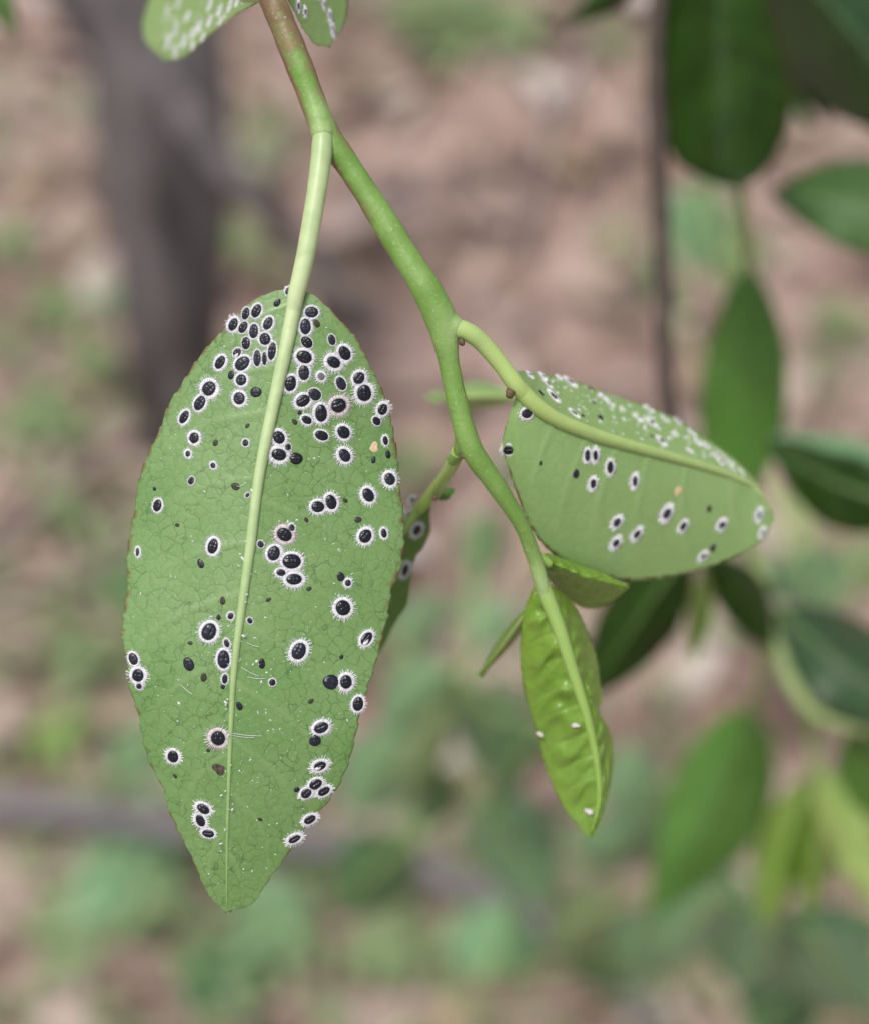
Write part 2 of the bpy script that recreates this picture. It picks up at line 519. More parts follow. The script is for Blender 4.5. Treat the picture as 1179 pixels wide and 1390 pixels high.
# ------------------------------------------------------------------ leaves
def blade(name, left, mid, right, D, mat, parent, nt=120, ns=31, thick=.00028, veins=8, vrise=.09, vw=.006,
          relief=.00006, quilt=0.0, teeth=0.0, wav=0.0, seed=0):
    """leaf blade between two traced edges and a midrib; D(px,py) -> distance; has two faces and a rim"""
    rg = np.random.default_rng(seed)
    Lp, Mp, Rp = spline(left, nt), spline(mid, nt), spline(right, nt)
    t = np.linspace(0, 1, nt)
    if teeth:
        for E, sg in ((Lp, 1), (Rp, -1)):
            tg = np.gradient(E, axis=0); nn = np.stack([tg[:, 1], -tg[:, 0]], 1) * sg
            nn /= np.linalg.norm(nn, axis=1)[:, None] + 1e-9
            ph = np.cumsum(rg.uniform(.6, 1.4, nt)) * (2 * math.pi * 38 / nt)
            saw = (ph / (2 * math.pi)) % 1.0
            lo = np.interp(np.arange(nt), np.arange(0, nt + 12, 12), rg.normal(0, 1, len(np.arange(0, nt + 12, 12))))
            off = teeth * (.9 * (saw - .5) + .5 * lo) * np.sin(math.pi * t) ** .3
            E += nn * off[:, None]
    s = np.linspace(-1, 1, ns)
    S, T = np.meshgrid(s, t)
    a = np.abs(S)[..., None]
    PX = Mp[:, None, :] * (1 - a) + np.where((S < 0)[..., None], Lp[:, None, :], Rp[:, None, :]) * a
    d = D(PX[..., 0], PX[..., 1])
    A = np.abs(S)
    # secondary veins leave the midrib and run out towards the tip
    vein = np.zeros_like(T)
    if veins:
        for k in range(veins):
            for sg in (-1, 1):
                tk = (k + .5 + .25 * sg + rg.uniform(-.2, .2)) / veins * .93
                f = tk + vrise * (.9 * A + .5 * A ** 3)
                m = np.exp(-((T - f) / vw) ** 2) * np.clip(1.1 - A ** 3 * 1.1, 0, 1) * (np.sign(S) == sg)
                vein = np.maximum(vein, m)
    d = d - relief * vein
    if quilt:
        ph = (T - vrise * (.9 * A + .5 * A ** 3)) * veins / .93
        ph = ph + .24 * np.sin(T * 19 + S * 3) + .2 * np.sin(S * 9 + T * 13)
        bm = np.sin(math.pi * ph + .4 * np.sign(S)) ** 2 * np.clip(np.sin(math.pi * np.clip(A, 0, 1) ** .7), 0, 1)
        bm = bm * (.55 + .45 * np.sin(T * 37 + S * 7)) + .22 * np.sin(T * 52 + S * 4) * np.sin(S * 10 + T * 9) * (1 - A ** 2) * np.clip(A * 3, 0, 1)
        bm = bm * (1 - T ** 5)
        d = d - quilt * bm
    if wav:
        d = d + wav * A ** 2 * np.sin(T * 17 + np.sign(S) * 1.3 + seed)
    P = U(PX[..., 0], PX[..., 1], d)
    gt = np.gradient(P, axis=0); gs = np.gradient(P, axis=1)
    n = np.cross(gt, gs)
    n /= np.linalg.norm(n, axis=-1)[..., None] + 1e-20
    toc = CAMP - P
    n *= np.sign((n * toc).sum(-1))[..., None]
    n = np.nan_to_num(n)
    bad = np.linalg.norm(n, axis=-1) < .5
    n[bad] = -FWD
    th = thick * (1 - .75 * A ** 8)
    B = P - n * th[..., None]
    nv = nt * ns
    V = np.vstack([P.reshape(-1, 3), B.reshape(-1, 3)])
    I = np.arange(nv).reshape(nt, ns)
    q = np.stack([I[:-1, :-1], I[:-1, 1:], I[1:, 1:], I[1:, :-1]], -1).reshape(-1, 4)
    F = [tuple(x) for x in q.tolist()] + [tuple(x[::-1]) for x in (q + nv).tolist()]
    per = list(I[0, :]) + list(I[1:, -1]) + list(I[-1, -2::-1]) + list(I[-2:0:-1, 0])
    for i in range(len(per)):
        p, r = int(per[i]), int(per[(i + 1) % len(per)])
        F.append((r, p, p + nv, r + nv))
    va = np.r_[vein.ravel(), vein.ravel() * 0]
    ea = np.r_[A.ravel(), A.ravel()]
    o = link(name, V, F, mat, parent, attrs={'vein': va, 'edge': ea})
    return o


def rib(name, rows, mat, parent, D=None, n=60, seg=12, lift=.35, flat=1.0, tone=(0, 1), tpow=1.0):
    """tube along px rows (px,py,half width px[,distance]); sits on the leaf D when given"""
    Q = spline(rows, n)
    d = D(Q[:, 0], Q[:, 1]) if D is not None else Q[:, 3]
    r = Q[:, 2] * d / FPX
    if D is not None:
        d = d - r * lift * np.linspace(1, -.25, n)
    P = U(Q[:, 0], Q[:, 1], d)
    V, F = tube_geo(P, r, seg, flat)
    al = np.r_[np.repeat(tone[0] + (tone[1] - tone[0]) * np.linspace(0, 1, n) ** tpow, seg), *tone]
    return link(name, V, F, mat, parent, attrs={'along': al})


def simple_leaf(name, b, tip, w, db, dt, mat, parent, bow=0.0, dl=0.0, dr=0.0, shape=.85, pet=None, ribmat=None,
                ribw=5, nt=36, ns=13, veins=7, wav=.0008, seed=0, cup=0.0):
    """lanceolate leaf: base / tip pixels with distances, width px; dl / dr tilt the halves away"""
    b, tip = np.array(b, float), np.array(tip, float)
    ax = tip - b; L = np.linalg.norm(ax); ax /= L
    nr = np.array([-ax[1], ax[0]])
    t = np.linspace(0, 1, 14)
    m = b + ax * (t * L)[:, None] + nr * (bow * np.sin(math.pi * t))[:, None]
    ww = (w / 2) * np.sin(math.pi * t ** shape) ** .85
    lf, rt = m - nr * ww[:, None], m + nr * ww[:, None]

    def D(px, py):
        q = np.stack([px - b[0], py - b[1]], -1)
        u = np.clip((q @ ax) / L, -.2, 1.2)
        v = (q @ nr - bow * np.sin(math.pi * np.clip(u, 0, 1))) / (w / 2)
        return db + (dt - db) * u + np.where(v < 0, dl * np.abs(v) ** 1.2, dr * np.abs(v) ** 1.2) + cup * (u - .5) ** 2

    o = blade(name, lf, m, rt, D, mat, parent, nt, ns, veins=veins, wav=wav, seed=seed, vw=.012)
    if ribmat:
        rows = [(m[i][0], m[i][1], ribw * (1 - .8 * t[i])) for i in range(14)]
        rib('midrib', rows, ribmat, o, D, 24, 8)
    if pet is not None:
        p = np.array(pet, float)
        e = np.array([b[0], b[1], db])
        md = (p[:3] + e) / 2
        bend = np.array([p[0], p[1], 0]) * 0
        rows = [(*p[:2], ribw * 1.1, p[2]), (md[0] + nr[0] * 4, md[1] + nr[1] * 4, ribw, md[2]), (*b, ribw, db)]
        rib('petiole', rows, ribmat or PALESTEM, o, None, 12, 8)
    return o


# ------------------------------------------------------------------ the front twig
ROOT = U(368, -5, .120)
twig = empty('leafy_twig', ROOT)
tag(twig, 'sharp green forking twig with whitefly infested leaves hanging from it', 'twig')

# main stem: several tubes melted together so that the forks flow into each other
STEMROWS = [(338, -70, 21, .1195), (368, -5, 20, .1195), (410, 98, 19.5, .1195), (440, 175, 19.5, .1195), (475, 228, 18, .1198),
            (512, 285, 19, .120), (546, 341, 20, .120), (580, 395, 22, .120), (600, 440, 22, .1203), (609, 492, 16, .1207),
            (622, 552, 15, .121), (640, 610, 17, .1215), (674, 660, 14, .1225), (706, 710, 11.5, .1237), (724, 755, 11.5, .125),
            (737, 798, 10, .1258), (748, 828, 7, .1266), (758, 851, 3, .1274)]
PETA = [(424, 135, 16, .1193), (436, 172, 17, .119), (438, 186, 16, .1188)]
PETB = [(585, 415, 18, .120), (608, 438, 17, .1202), (622, 446, 15, .1203)]
PETC = [(630, 585, 13, .1213), (623, 612, 10, .1222), (613, 625, 9.5, .1235)]


def stem_mesh():
    K = 1000.0                                   # melt at a comfortable scale
    A = Acc()
    for rows in (STEMROWS, PETA, PETB, PETC):
        Q = spline(rows, 90 if rows is STEMROWS else 30)
        P = U(Q[:, 0], Q[:, 1], Q[:, 3]); r = Q[:, 2] * Q[:, 3] / FPX * .95 * (1 + .03 * np.sin(np.arange(len(Q)) * .55) + .02 * np.sin(np.arange(len(Q)) * 1.7))
        V, F = tube_geo((P - ROOT) * K, r * K, 24)
        A.add(V, F)
    me = bpy.data.meshes.new('stem'); me.from_pydata(A.verts().tolist(), [], A.F)
    o = bpy.data.objects.new('stem_raw', me); COL.objects.link(o)
    rm = o.modifiers.new('melt', 'REMESH'); rm.mode = 'VOXEL'; rm.voxel_size = .11
    sm = o.modifiers.new('soft', 'SMOOTH'); sm.iterations = 14; sm.factor = .5
    dg = bpy.context.evaluated_depsgraph_get()
    ev = o.evaluated_get(dg)
    m2 = bpy.data.meshes.new_from_object(ev)
    V = np.empty(len(m2.vertices) * 3); m2.vertices.foreach_get('co', V); V = V.reshape(-1, 3) / K + ROOT
    F = [tuple(p.vertices) for p in m2.polygons]
    bpy.data.objects.remove(o); bpy.data.meshes.remove(me); bpy.data.meshes.remove(m2)
    # bark: brown at the old end and both flanks, the left also with shade painted in; fades to green
    rel = V - CAMP
    d = rel @ FWD
    py = CY - (rel @ UPV) / d * FPX
    px = CX + (rel @ RGT) / d * FPX
    Q = spline(STEMROWS, 200)
    cx = np.interp(py, Q[:, 1], Q[:, 0])
    off = (px - cx) / 21
    old = np.clip((135 - py) / 120, -.6, 1.05)
    left = np.clip(-off - .35, 0, 1) * np.clip((370 - py) / 150, 0, 1) * 1.7  # brown bark plus the shaded side's darkness, put into the colour
    right = np.clip(off - .3, 0, 1) * np.clip((250 - py) / 120, 0, 1) * 1.4
    brown = np.clip(np.maximum(old * (.75 + .3 * np.abs(off)), np.maximum(left, right)), -.4, 1)
    pale = np.zeros(len(V))
    for qx, qy, qr in ((439, 190, 32), (630, 450, 30), (738, 800, 40), (437, 150, 20)):
        w = np.exp(-(np.hypot(px - qx, py - qy) / qr) ** 2) * (.6 if qy == 150 else 1)
        if qy < 200: w *= np.clip(1.2 - np.clip((px - 447) / 8, 0, 2), 0, 1)
        pale = np.maximum(pale, w)
    brown = brown - pale * .45 * np.clip((py - 120) / 60, 0, 1)
    return link('stem', V, F, STEM, twig, attrs={'brown': brown, 'pale': pale})


stem_mesh()
# the woody cane the twig hangs from: it arches out of view and down to the ground
def cane(name, pts, r0, r1, mat, parent):
    Q = spline(pts, 60)
    V, F = tube_geo(Q[:, :3], np.linspace(r0, r1, 60), 10)
    return link(name, V, F, mat, parent)


pA = U(338, -70, .1195); pA2 = U(368, -5, .1195)
dirA = (pA - pA2) / np.linalg.norm(pA - pA2)
cane('cane', [tuple(pA - dirA * .001), tuple(pA + dirA * .02), tuple(pA + dirA * .06 + np.array([-.02, .0, .0])), (-.22, .10, 1.22), (-.42, .12, 1.12),
              (-.58, .18, .7), (-.62, .22, .3), (-.63, .25, -.03)], 21 * .1195 / FPX, .006, BROWNSTEM, twig)

# --- big leaf
XM_Y = [370, 434, 518, 639, 747, 889, 977, 1117, 1240]
XM_X = [411, 396, 378, 353, 339, 320, 314, 308, 307]


def D_A(px, py):
    px, py = np.asarray(px, float), np.asarray(py, float)
    u = (px - np.interp(py, XM_Y, XM_X)) / 190
    d = .1190 + .0022 * np.abs(u) ** 1.6
    d = d + .004 * np.clip((py - 820) / 420, 0, 1.2) ** 2
    d = d + .0004 * np.sin(py / 95 + 1.2) * np.abs(u) * 1.4 + .0003 * np.sin(py / 47 + 2 * np.sign(u)) * np.clip(np.abs(u), 0, 1) ** 2
    return d


A_LEFT = [(404, 391), (388, 392), (365, 399), (338, 413), (307, 445), (280, 474), (256, 506), (236, 536), (220, 567), (204, 602),
          (192, 639), (183, 680), (177, 711), (173, 750), (171, 790), (169, 840), (170, 880), (175, 925), (184, 964), (199, 1020),
          (222, 1079), (237, 1117), (248, 1141), (271, 1191), (280, 1210), (292, 1226), (308, 1238)]
A_RIGHT = [(404, 391), (418, 396), (430, 404), (457, 429), (487, 465), (504, 497), (525, 544), (538, 588), (543, 639), (546, 662),
           (548, 705), (547, 768), (535, 800), (526, 836), (517, 874), (508, 900), (498, 937), (487, 984), (481, 1007), (470, 1042),
           (447, 1085), (418, 1122), (392, 1159), (362, 1199), (350, 1217), (337, 1231), (308, 1238)]
A_MID = list(zip(XM_X, XM_Y))
A_MID[0] = (404, 391); A_MID[-1] = (308, 1238)
leafA = blade('leaf', A_LEFT, A_MID, A_RIGHT, D_A, UNDER, twig, 330, 121, teeth=3.2, veins=10, vw=.0055, relief=.00003, seed=3)
leafA['label'] = 'large mature leaf showing its pale underside, crowded with black pupae'
RIBA = [(413, 355, 5), (407, 380, 9), (402, 400, 10.8), (396, 434, 10), (378, 518, 9), (353, 639, 7.5), (339, 747, 7), (320, 889, 5), (314, 977, 3.6),
        (309, 1117, 2.2), (308, 1190, 1.5), (308, 1234, .7)]
rib('midrib', RIBA, RIB, leafA, D_A, 160, 14, lift=.30)
PA = [(434, 165, 8, .119), (437.5, 183, 13, .1188), (437.5, 196, 14.4, .1187), (436, 215, 14.2, .1186), (430, 260, 13.6, .1184), (418, 330, 13, .1183), (409, 372, 12.3, .1184),
      (402, 400, 11.5, .1186), (397, 432, 9, .1190)]
rib('petiole', PA, RIB, leafA, None, 90, 20, tone=(.7, 0), tpow=.5)

# --- leaf on the side fork, its far half turned away
B_MID = [(690, 507), (704, 527), (728, 551), (762, 572), (813, 592), (864, 607), (914, 621), (965, 636), (1009, 653), (1030, 670), (1049, 704)]


def D_B(px, py):
    px, py = np.asarray(px, float), np.asarray(py, float)
    al = np.clip((px - 700) / 350, 0, 1.1)
    ym = np.interp(px, [p[0] for p in B_MID], [p[1] for p in B_MID])
    v = py - ym
    up = np.clip(-v / 70, 0, 1.3); lo = np.clip(v / 190, 0, 1.3)
    return .1222 + .015 * al ** 1.15 + .0075 * up ** 1.1 + .004 * lo ** 1.7


B_UP = [(690, 507), (709, 503), (745, 508), (789, 519), (830, 536), (880, 551), (925, 573), (965, 599), (999, 626), (1026, 656), (1049, 704)]
B_LO = [(690, 507), (700, 533), (690, 565), (682, 605), (694, 646), (711, 697), (731, 734), (772, 768), (830, 787), (880, 788),
        (948, 775), (999, 755), (1038, 731), (1049, 704)]
leafB = blade('leaf', B_UP, B_MID, B_LO, D_B, UNDER_B, twig, 150, 61, teeth=1.3, veins=8, vw=.008, seed=5)
leafB['label'] = 'broad leaf on the side fork, turned so its far half recedes'
rib('midrib', [(701, 524, 12), (728, 551, 11.5), (762, 572, 10), (813, 592, 9), (864, 607, 8), (914, 621, 7), (965, 636, 6),
               (1009, 653, 5), (1030, 670, 4), (1047, 698, 2)], RIB_B, leafB, D_B, 70, 14, lift=.35)
rib('petiole', [(600, 436, 8, .1202), (618, 444, 12.5, .1202), (636, 451.5, 13.2, .1204), (654, 465, 12.5, .1208), (680, 495, 12, .1214), (702, 525, 12, .1219),
                (724, 548, 9, .1230)], RIB_B, leafB, None, 50, 16, tone=(.6, 0))

# --- leaf half hidden behind the big one
def D_C(px, py):
    return .131 + .006 * np.clip((np.asarray(py, float) - 690) / 190, 0, 1.2) + .00004 * np.abs(np.asarray(px, float) - 530)


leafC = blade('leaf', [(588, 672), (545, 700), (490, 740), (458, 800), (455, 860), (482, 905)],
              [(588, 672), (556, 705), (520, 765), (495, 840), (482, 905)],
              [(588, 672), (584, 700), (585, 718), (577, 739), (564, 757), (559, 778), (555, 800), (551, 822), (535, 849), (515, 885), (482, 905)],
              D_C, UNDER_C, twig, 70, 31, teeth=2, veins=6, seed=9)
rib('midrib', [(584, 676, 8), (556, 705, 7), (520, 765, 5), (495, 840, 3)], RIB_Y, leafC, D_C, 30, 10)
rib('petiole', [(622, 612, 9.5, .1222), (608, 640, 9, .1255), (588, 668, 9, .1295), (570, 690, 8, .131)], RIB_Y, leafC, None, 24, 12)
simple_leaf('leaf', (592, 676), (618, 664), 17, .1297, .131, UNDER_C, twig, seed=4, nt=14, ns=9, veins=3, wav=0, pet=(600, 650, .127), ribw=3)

# --- blurred stalk end / leaf behind the fork
simple_leaf('leaf', (604, 541), (720, 545), 40, .150, .152, UNDER_B, twig, bow=-6, dl=.004, dr=.006, shape=.6, seed=6, nt=24, ns=11, ribmat=RIB_B, ribw=6,
            pet=(618, 535, .1215))
simple_leaf('leaf', (606, 541), (576, 537), 18, .150, .153, UNDER_B, twig, seed=8, nt=14, ns=9, veins=3, wav=0, pet=(618, 538, .1215), ribw=3)

# --- young leaves at the tip of the twig
def D_F(px, py):
    px, py = np.asarray(px, float), np.asarray(py, float)
    xm = np.interp(py, [790, 851, 911, 972, 1032, 1093, 1137], [737, 758, 777, 796, 809, 813, 799])
    v = px - xm
    return .1262 + .0045 * np.clip((py - 790) / 347, 0, 1.1) ** 1.3 + np.where(v < 0, .0022 * (np.abs(v) / 70) ** 1.5, .0035 * (np.abs(v) / 35) ** 1.4)


leafF = blade('young_leaf', [(736, 790), (722, 800), (709, 840), (705, 890), (711, 940), (727, 990), (735, 1025), (748, 1062), (765, 1097), (785, 1121), (799, 1137)],
              [(736, 790), (758, 851), (777, 911), (796, 972), (809, 1032), (813, 1093), (799, 1137)],
              [(736, 790), (752, 797), (775, 815), (795, 850), (810, 890), (815, 940), (812, 966), (828, 992), (834, 1030), (829, 1070), (815, 1108), (799, 1137)],
              D_F, YOUNG, twig, 170, 71, veins=10, vrise=.05, quilt=.0006, relief=-.0001, teeth=2.2, vw=.008, seed=11)
leafF['label'] = 'narrow glossy yellow-green young leaf, puckered between its veins'
rib('midrib', [(716, 735, 5), (727, 768, 9), (738, 800, 11), (758, 851, 9.5), (777, 911, 8), (796, 972, 6.5), (809, 1032, 4.8), (813, 1085, 3), (803, 1128, 1.2)], RIB_Y, leafF, D_F, 80, 14, lift=.5)


def D_D(px, py):
    px, py = np.asarray(px, float), np.asarray(py, float)
    ym = np.interp(px, [738, 790, 852], [760, 783, 798])
    return .1258 + .0035 * np.clip((px - 738) / 114, 0, 1) + np.where(py > ym, .005 * np.clip((py - ym) / 40, 0, 1.2) ** .8, .001 * np.clip((ym - py) / 14, 0, 2) ** 1.5)


leafD = blade('young_leaf', [(734, 758), (742, 751), (765, 758), (790, 768), (822, 780), (853, 797)],
              [(734, 762), (765, 774), (790, 782), (822, 790), (853, 798)],
              [(734, 768), (748, 792), (768, 812), (795, 826), (825, 820), (853, 799)], D_D, YOUNG, twig, 60, 35, veins=6, quilt=.0004, teeth=1.5, seed=13)
leafD['label'] = 'young yellow-green leaf folded along its midrib under the side leaf'
rib('petiole', [(722, 752, 8, .125), (734, 758, 7, .1256), (746, 766, 6, .1260)], RIB_Y, leafD, None, 14, 10)
leafE = simple_leaf('young_leaf', (722, 822), (651, 917), 20, .1275, .136, YOUNG, twig, dl=.002, dr=.003, shape=.8, seed=15, nt=40, ns=13, wav=.0001,
                    ribmat=RIB_Y, ribw=4, pet=(733, 800, .1262))
leafE['label'] = 'very narrow folded young leaf pointing away from the puckered one'

# --- two leaves at the top beside the woody end
def D_G(px, py):
    px, py = np.asarray(px, float), np.asarray(py, float)
    return .1215 + .030 * np.clip((350 - px) / 150, 0, 1.1) ** 1.0 + .006 * np.clip((60 - py) / 120, 0, 1)


leafG = blade('leaf', [(352, -8), (340, -60), (280, -75), (220, -42), (195, 18), (198, 55), (222, 80)],
              [(352, -6), (305, 2), (255, 32), (222, 80)],
              [(352, -2), (345, 6), (318, 20), (292, 41), (264, 66), (245, 80), (222, 80)], D_G, UNDER_B, twig, 70, 41, teeth=2, veins=6, seed=17)
rib('petiole', [(362, -8, 9, .1205), (350, -5, 7, .1215), (330, -2, 5, .1255)], RIB_B, leafG, None, 14, 10)


def D_H(px, py):
    px, py = np.asarray(px, float), np.asarray(py, float)
    return .1235 + .006 * np.clip((px - 385) / 80, 0, 1.2)


leafH = blade('leaf', [(385, -40), (392, -5), (412, 38), (430, 60), (447, 62)], [(385, -42), (415, 0), (447, 62)],
              [(385, -44), (430, -62), (468, -12), (466, 30), (447, 62)], D_H, UNDER_B, twig, 50, 31, teeth=2, veins=5, seed=19)
rib('petiole', [(368, -30, 8, .1205), (385, -40, 6, .1235), (398, -28, 4, .1255)], RIB_B, leafH, None, 14, 10)


# --- buds in the forks
def blob(name, px, py, d, rx, ry, mat, parent, rot=0.0, seed=0):
    rg = np.random.default_rng(seed)
    k = d / FPX
    V, F = [], []
    nu, nv = 12, 8
    ph = rg.uniform(0, 6.28, 4)
    for j in range(nv + 1):
        th = math.pi * j / nv
        for i in range(nu):
            a = 2 * math.pi * i / nu
            r = 1 + .16 * math.sin(3 * a + ph[0]) * math.sin(th) + .1 * math.sin(5 * th + ph[1])
            x, y, z = r * math.sin(th) * math.cos(a) * rx, r * math.cos(th) * ry, math.sin(th) * math.sin(a) * min(rx, ry)
            xr, yr = x * math.cos(rot) - y * math.sin(rot), x * math.sin(rot) + y * math.cos(rot)
            V.append(U(px, py, d) + (RGT * xr + UPV * yr - FWD * z) * k)
    for j in range(nv):
        for i in range(nu):
            F.append((j * nu + i, j * nu + (i + 1) % nu, (j + 1) * nu + (i + 1) % nu, (j + 1) * nu + i))
    return link(name, np.array(V), F, mat, parent)


blob('bud', 626, 464, .1199, 4.5, 5.5, BUD, twig, .4, 1)
blob('bud', 629, 619, .1216, 5, 4, BUD, twig, .2, 2)
blob('bud', 692, 533, .1216, 6.5, 8, BUD, twig, -.3, 3)
blob('bud', 456, 193, .1192, 2.5, 5, BUD, twig, .3, 4)
blob('bud', 590, 676, .1285, 4, 4, BUD, twig, .2, 5)


# ------------------------------------------------------------------ whitefly pupae
def frame_at(D, px, py, ang):
    """point, matrix whose y runs along the picture angle (deg from upright, + leaning right) and z is the leaf normal"""
    e = 3.0
    def S(x, y): return U(x, y, D(np.array(x), np.array(y)))
    p = S(px, py)
    gx = S(px + e, py) - S(px - e, py); gy = S(px, py - e) - S(px, py + e)
    n = np.cross(gx, gy); n /= np.linalg.norm(n)
    if np.dot(n, CAMP - p) < 0: n = -n
    a = math.radians(ang)
    y = gx * math.sin(a) + gy * math.cos(a)
    y = y - n * np.dot(y, n); y /= np.linalg.norm(y)
    x = np.cross(y, n)
    return p, x, y, n, float(np.asarray(D(np.array(px), np.array(py)))) / FPX


BODY = []
for v in range(5):
    rg = np.random.default_rng(40 + v)
    nr, ng = 9, 28
    Vb = [(0, 0, 0)]
    for i in range(1, nr + 1):
        r = i / nr
        for j in range(ng):
            a = 2 * math.pi * j / ng
            x, y = r * math.cos(a) * (1 - .10 * math.sin(a)), r * math.sin(a)
            Vb.append((x, y, 0))
    Vb = np.array(Vb)
    rr = np.r_[0, np.repeat(np.arange(1, nr + 1) / nr, ng)]
    x, y = Vb[:, 0], Vb[:, 1]
    z = np.clip(1 - rr ** 2.6, 0, 1) ** .6
    z = z + .26 * np.exp(-(x / .13) ** 2) * (1 - rr ** 3) - .2 * np.exp(-((np.abs(x) - .27) / .1) ** 2) * (1 - rr ** 3)
    seg = np.sin((y + rg.uniform(-.1, .1)) * 15 + np.abs(x) * 2.0)
    z = z + .09 * seg * (y < .25) * (1 - rr ** 2) - .24 * np.exp(-((y - .22 + .25 * np.abs(x)) / .07) ** 2) * (1 - rr ** 4)
    z[rr == 1] = -.12
    Vb[:, 2] = z
    Fb = [(0, 1 + j, 1 + (j + 1) % ng) for j in range(ng)]
    for i in range(nr - 1):
        for j in range(ng):
            k = (j + 1) % ng
            Fb.append((1 + i * ng + j, 1 + (i + 1) * ng + j, 1 + (i + 1) * ng + k, 1 + i * ng + k))
    BODY.append((Vb, Fb))
BODYMESH = {}


def body_mesh(v, mat):
    key = (v, mat.name)
    if key not in BODYMESH:
        me = bpy.data.meshes.new('body')
        me.from_pydata(BODY[v][0].tolist(), [], BODY[v][1])
        me.polygons.foreach_set('use_smooth', np.ones(len(me.polygons), bool))
        me.materials.append(mat)
        BODYMESH[key] = me
    return BODYMESH[key]


def fringe_mesh(a, b, f, k, rg, wax):
    """flat wax skirt: a solid inner ring and many tapered rods; a, b half axes, f width (m); k metres per px"""
    A = Acc()
    na = 40
    ang = np.linspace(0, 2 * math.pi, na, endpoint=False)
    er = 1 + .05 * np.sin(2 * ang + rg.uniform(0, 6)) + .04 * np.sin(3 * ang + rg.uniform(0, 6))
    def ring(off, z):
        return np.stack([np.cos(ang) * (a + off * er), np.sin(ang) * (b + off * er), np.full(na, z)], 1)
    core = f * .45 + .2 * k
    h = .9 * k
    rs = [ring(-1.0 * k, h * .2), ring(0.5 * k, h * 1.2), ring(core * .5, h * 1.3), ring(core, h * .45), ring(core + .4 * k, -.6 * k)]
    V = np.vstack(rs)
    V[:, 2] += rg.normal(0, .12 * k, len(V))
    F = [(i * na + j, (i + 1) * na + j, (i + 1) * na + (j + 1) % na, i * na + (j + 1) % na) for i in range(4) for j in range(na)]
    A.add(V, F)
    per = 2 * math.pi * math.sqrt(((a + f) ** 2 + (b + f) ** 2) / 2)
    n = max(12, int(per / (2.05 * k)))
    for i in range(n):
        t = 2 * math.pi * (i + rg.uniform(-.4, .4)) / n
        dr = np.array([math.cos(t), math.sin(t), 0])
        tn = np.array([-dr[1], dr[0], 0])
        p0 = np.array([math.cos(t) * a, math.sin(t) * b, 0])
        nrm = np.array([math.cos(t) / a, math.sin(t) / b, 0]); nrm /= np.linalg.norm(nrm)
        nrm = nrm + tn * rg.normal(0, .16); nrm /= np.linalg.norm(nrm)
        tn = np.array([-nrm[1], nrm[0], 0])
        ln = f * rg.uniform(.75, 1.15) * (1 if rg.random() > .06 else .6) + .4 * k
        w0, w1 = rg.uniform(.6, .95) * k, rg.uniform(.35, .6) * k
        z0, z1 = h * rg.uniform(1.4, 3.0), h * rg.uniform(.4, 1.6)
        q0, q1 = p0 - nrm * k * .5, p0 + nrm * ln
        zz = np.array([0, 0, 1])
        V = np.array([q0 - tn * w0, q0 + tn * w0, q0 + zz * z0 + tn * 0, q1 - tn * w1, q1 + tn * w1, q1 + zz * z1])
        V[0, 2] = V[1, 2] = V[3, 2] = V[4, 2] = -.5 * k
        A.add(V, [(0, 2, 5, 3), (2, 1, 4, 5), (3, 5, 4)])
    me = bpy.data.meshes.new('wax_fringe')
    me.from_pydata(A.verts().tolist(), [], A.F)
    me.polygons.foreach_set('use_smooth', np.zeros(len(me.polygons), bool))
    me.materials.append(wax)
    return me


PUPAE = []      # (object, leaf key, descriptor, order) for the labels


def pupa(D, px, py, L, W, ang, f, key, bare=None, husk=False):
    rg = np.random.default_rng(int(px * 131 + py * 17) % 100000)
    if f >= 1.2: L, W, f = L * 1.05, W * 1.05, f * rg.uniform(.72, 1.0)
    p, x, y, n, k = frame_at(D, px, py, ang)
    M = Matrix(((x[0], y[0], n[0], p[0]), (x[1], y[1], n[1], p[1]), (x[2], y[2], n[2], p[2]), (0, 0, 0, 1)))
    hgt = min(W, L) * rg.uniform(.17, .24) * k
    mat = (BLACK if rg.random() < .68 else DUSTY) if bare is None else bare
    me = body_mesh(int(rg.integers(0, 5)), mat)
    if f < 1.2:
        o = bpy.data.objects.new('whitefly_nymph', me)
        COL.objects.link(o)
        o.matrix_world = M @ Matrix.Diagonal((W / 2 * k, L / 2 * k, hgt, 1))
    else:
        o = bpy.data.objects.new('whitefly_pupa', None)
        COL.objects.link(o)
        o.empty_display_size = .0005
        o.matrix_world = M
        b = bpy.data.objects.new('body', me); COL.objects.link(b); b.parent = o
        b.scale = (W / 2 * k, L / 2 * k, hgt)
        wx = WAXP if (f > 8.5 and rg.random() < .5) else WAX
        fm = fringe_mesh(W / 2 * k, L / 2 * k, f * k, k, rg, wx)
        fo = bpy.data.objects.new('wax_fringe', fm); COL.objects.link(fo); fo.parent = o
    if husk and f >= 1.2:
        hk = bpy.data.objects.new('empty_skin', body_mesh(0, WAX)); COL.objects.link(hk); hk.parent = o
        hk.scale = (W * .22 * k, L * .26 * k, hgt * .8); hk.location = (W * .12 * k, -L * .2 * k, hgt * .45)
    size = 'large' if L > 19 else ('medium-sized' if L > 12.5 else 'small')
    fr = 'bare unfringed' if f < 1.2 else ('thin-fringed' if f < 4.5 else ('fringed' if f < 8 else 'thick-fringed'))
    colr = 'black' if mat in (BLACK, DUSTY) else ('brown' if mat is BROWN else 'grey')
    what = 'nymph' if f < 1.2 else 'pupa'
    PUPAE.append((o, key, size, fr, colr, what, px, py))
    return o


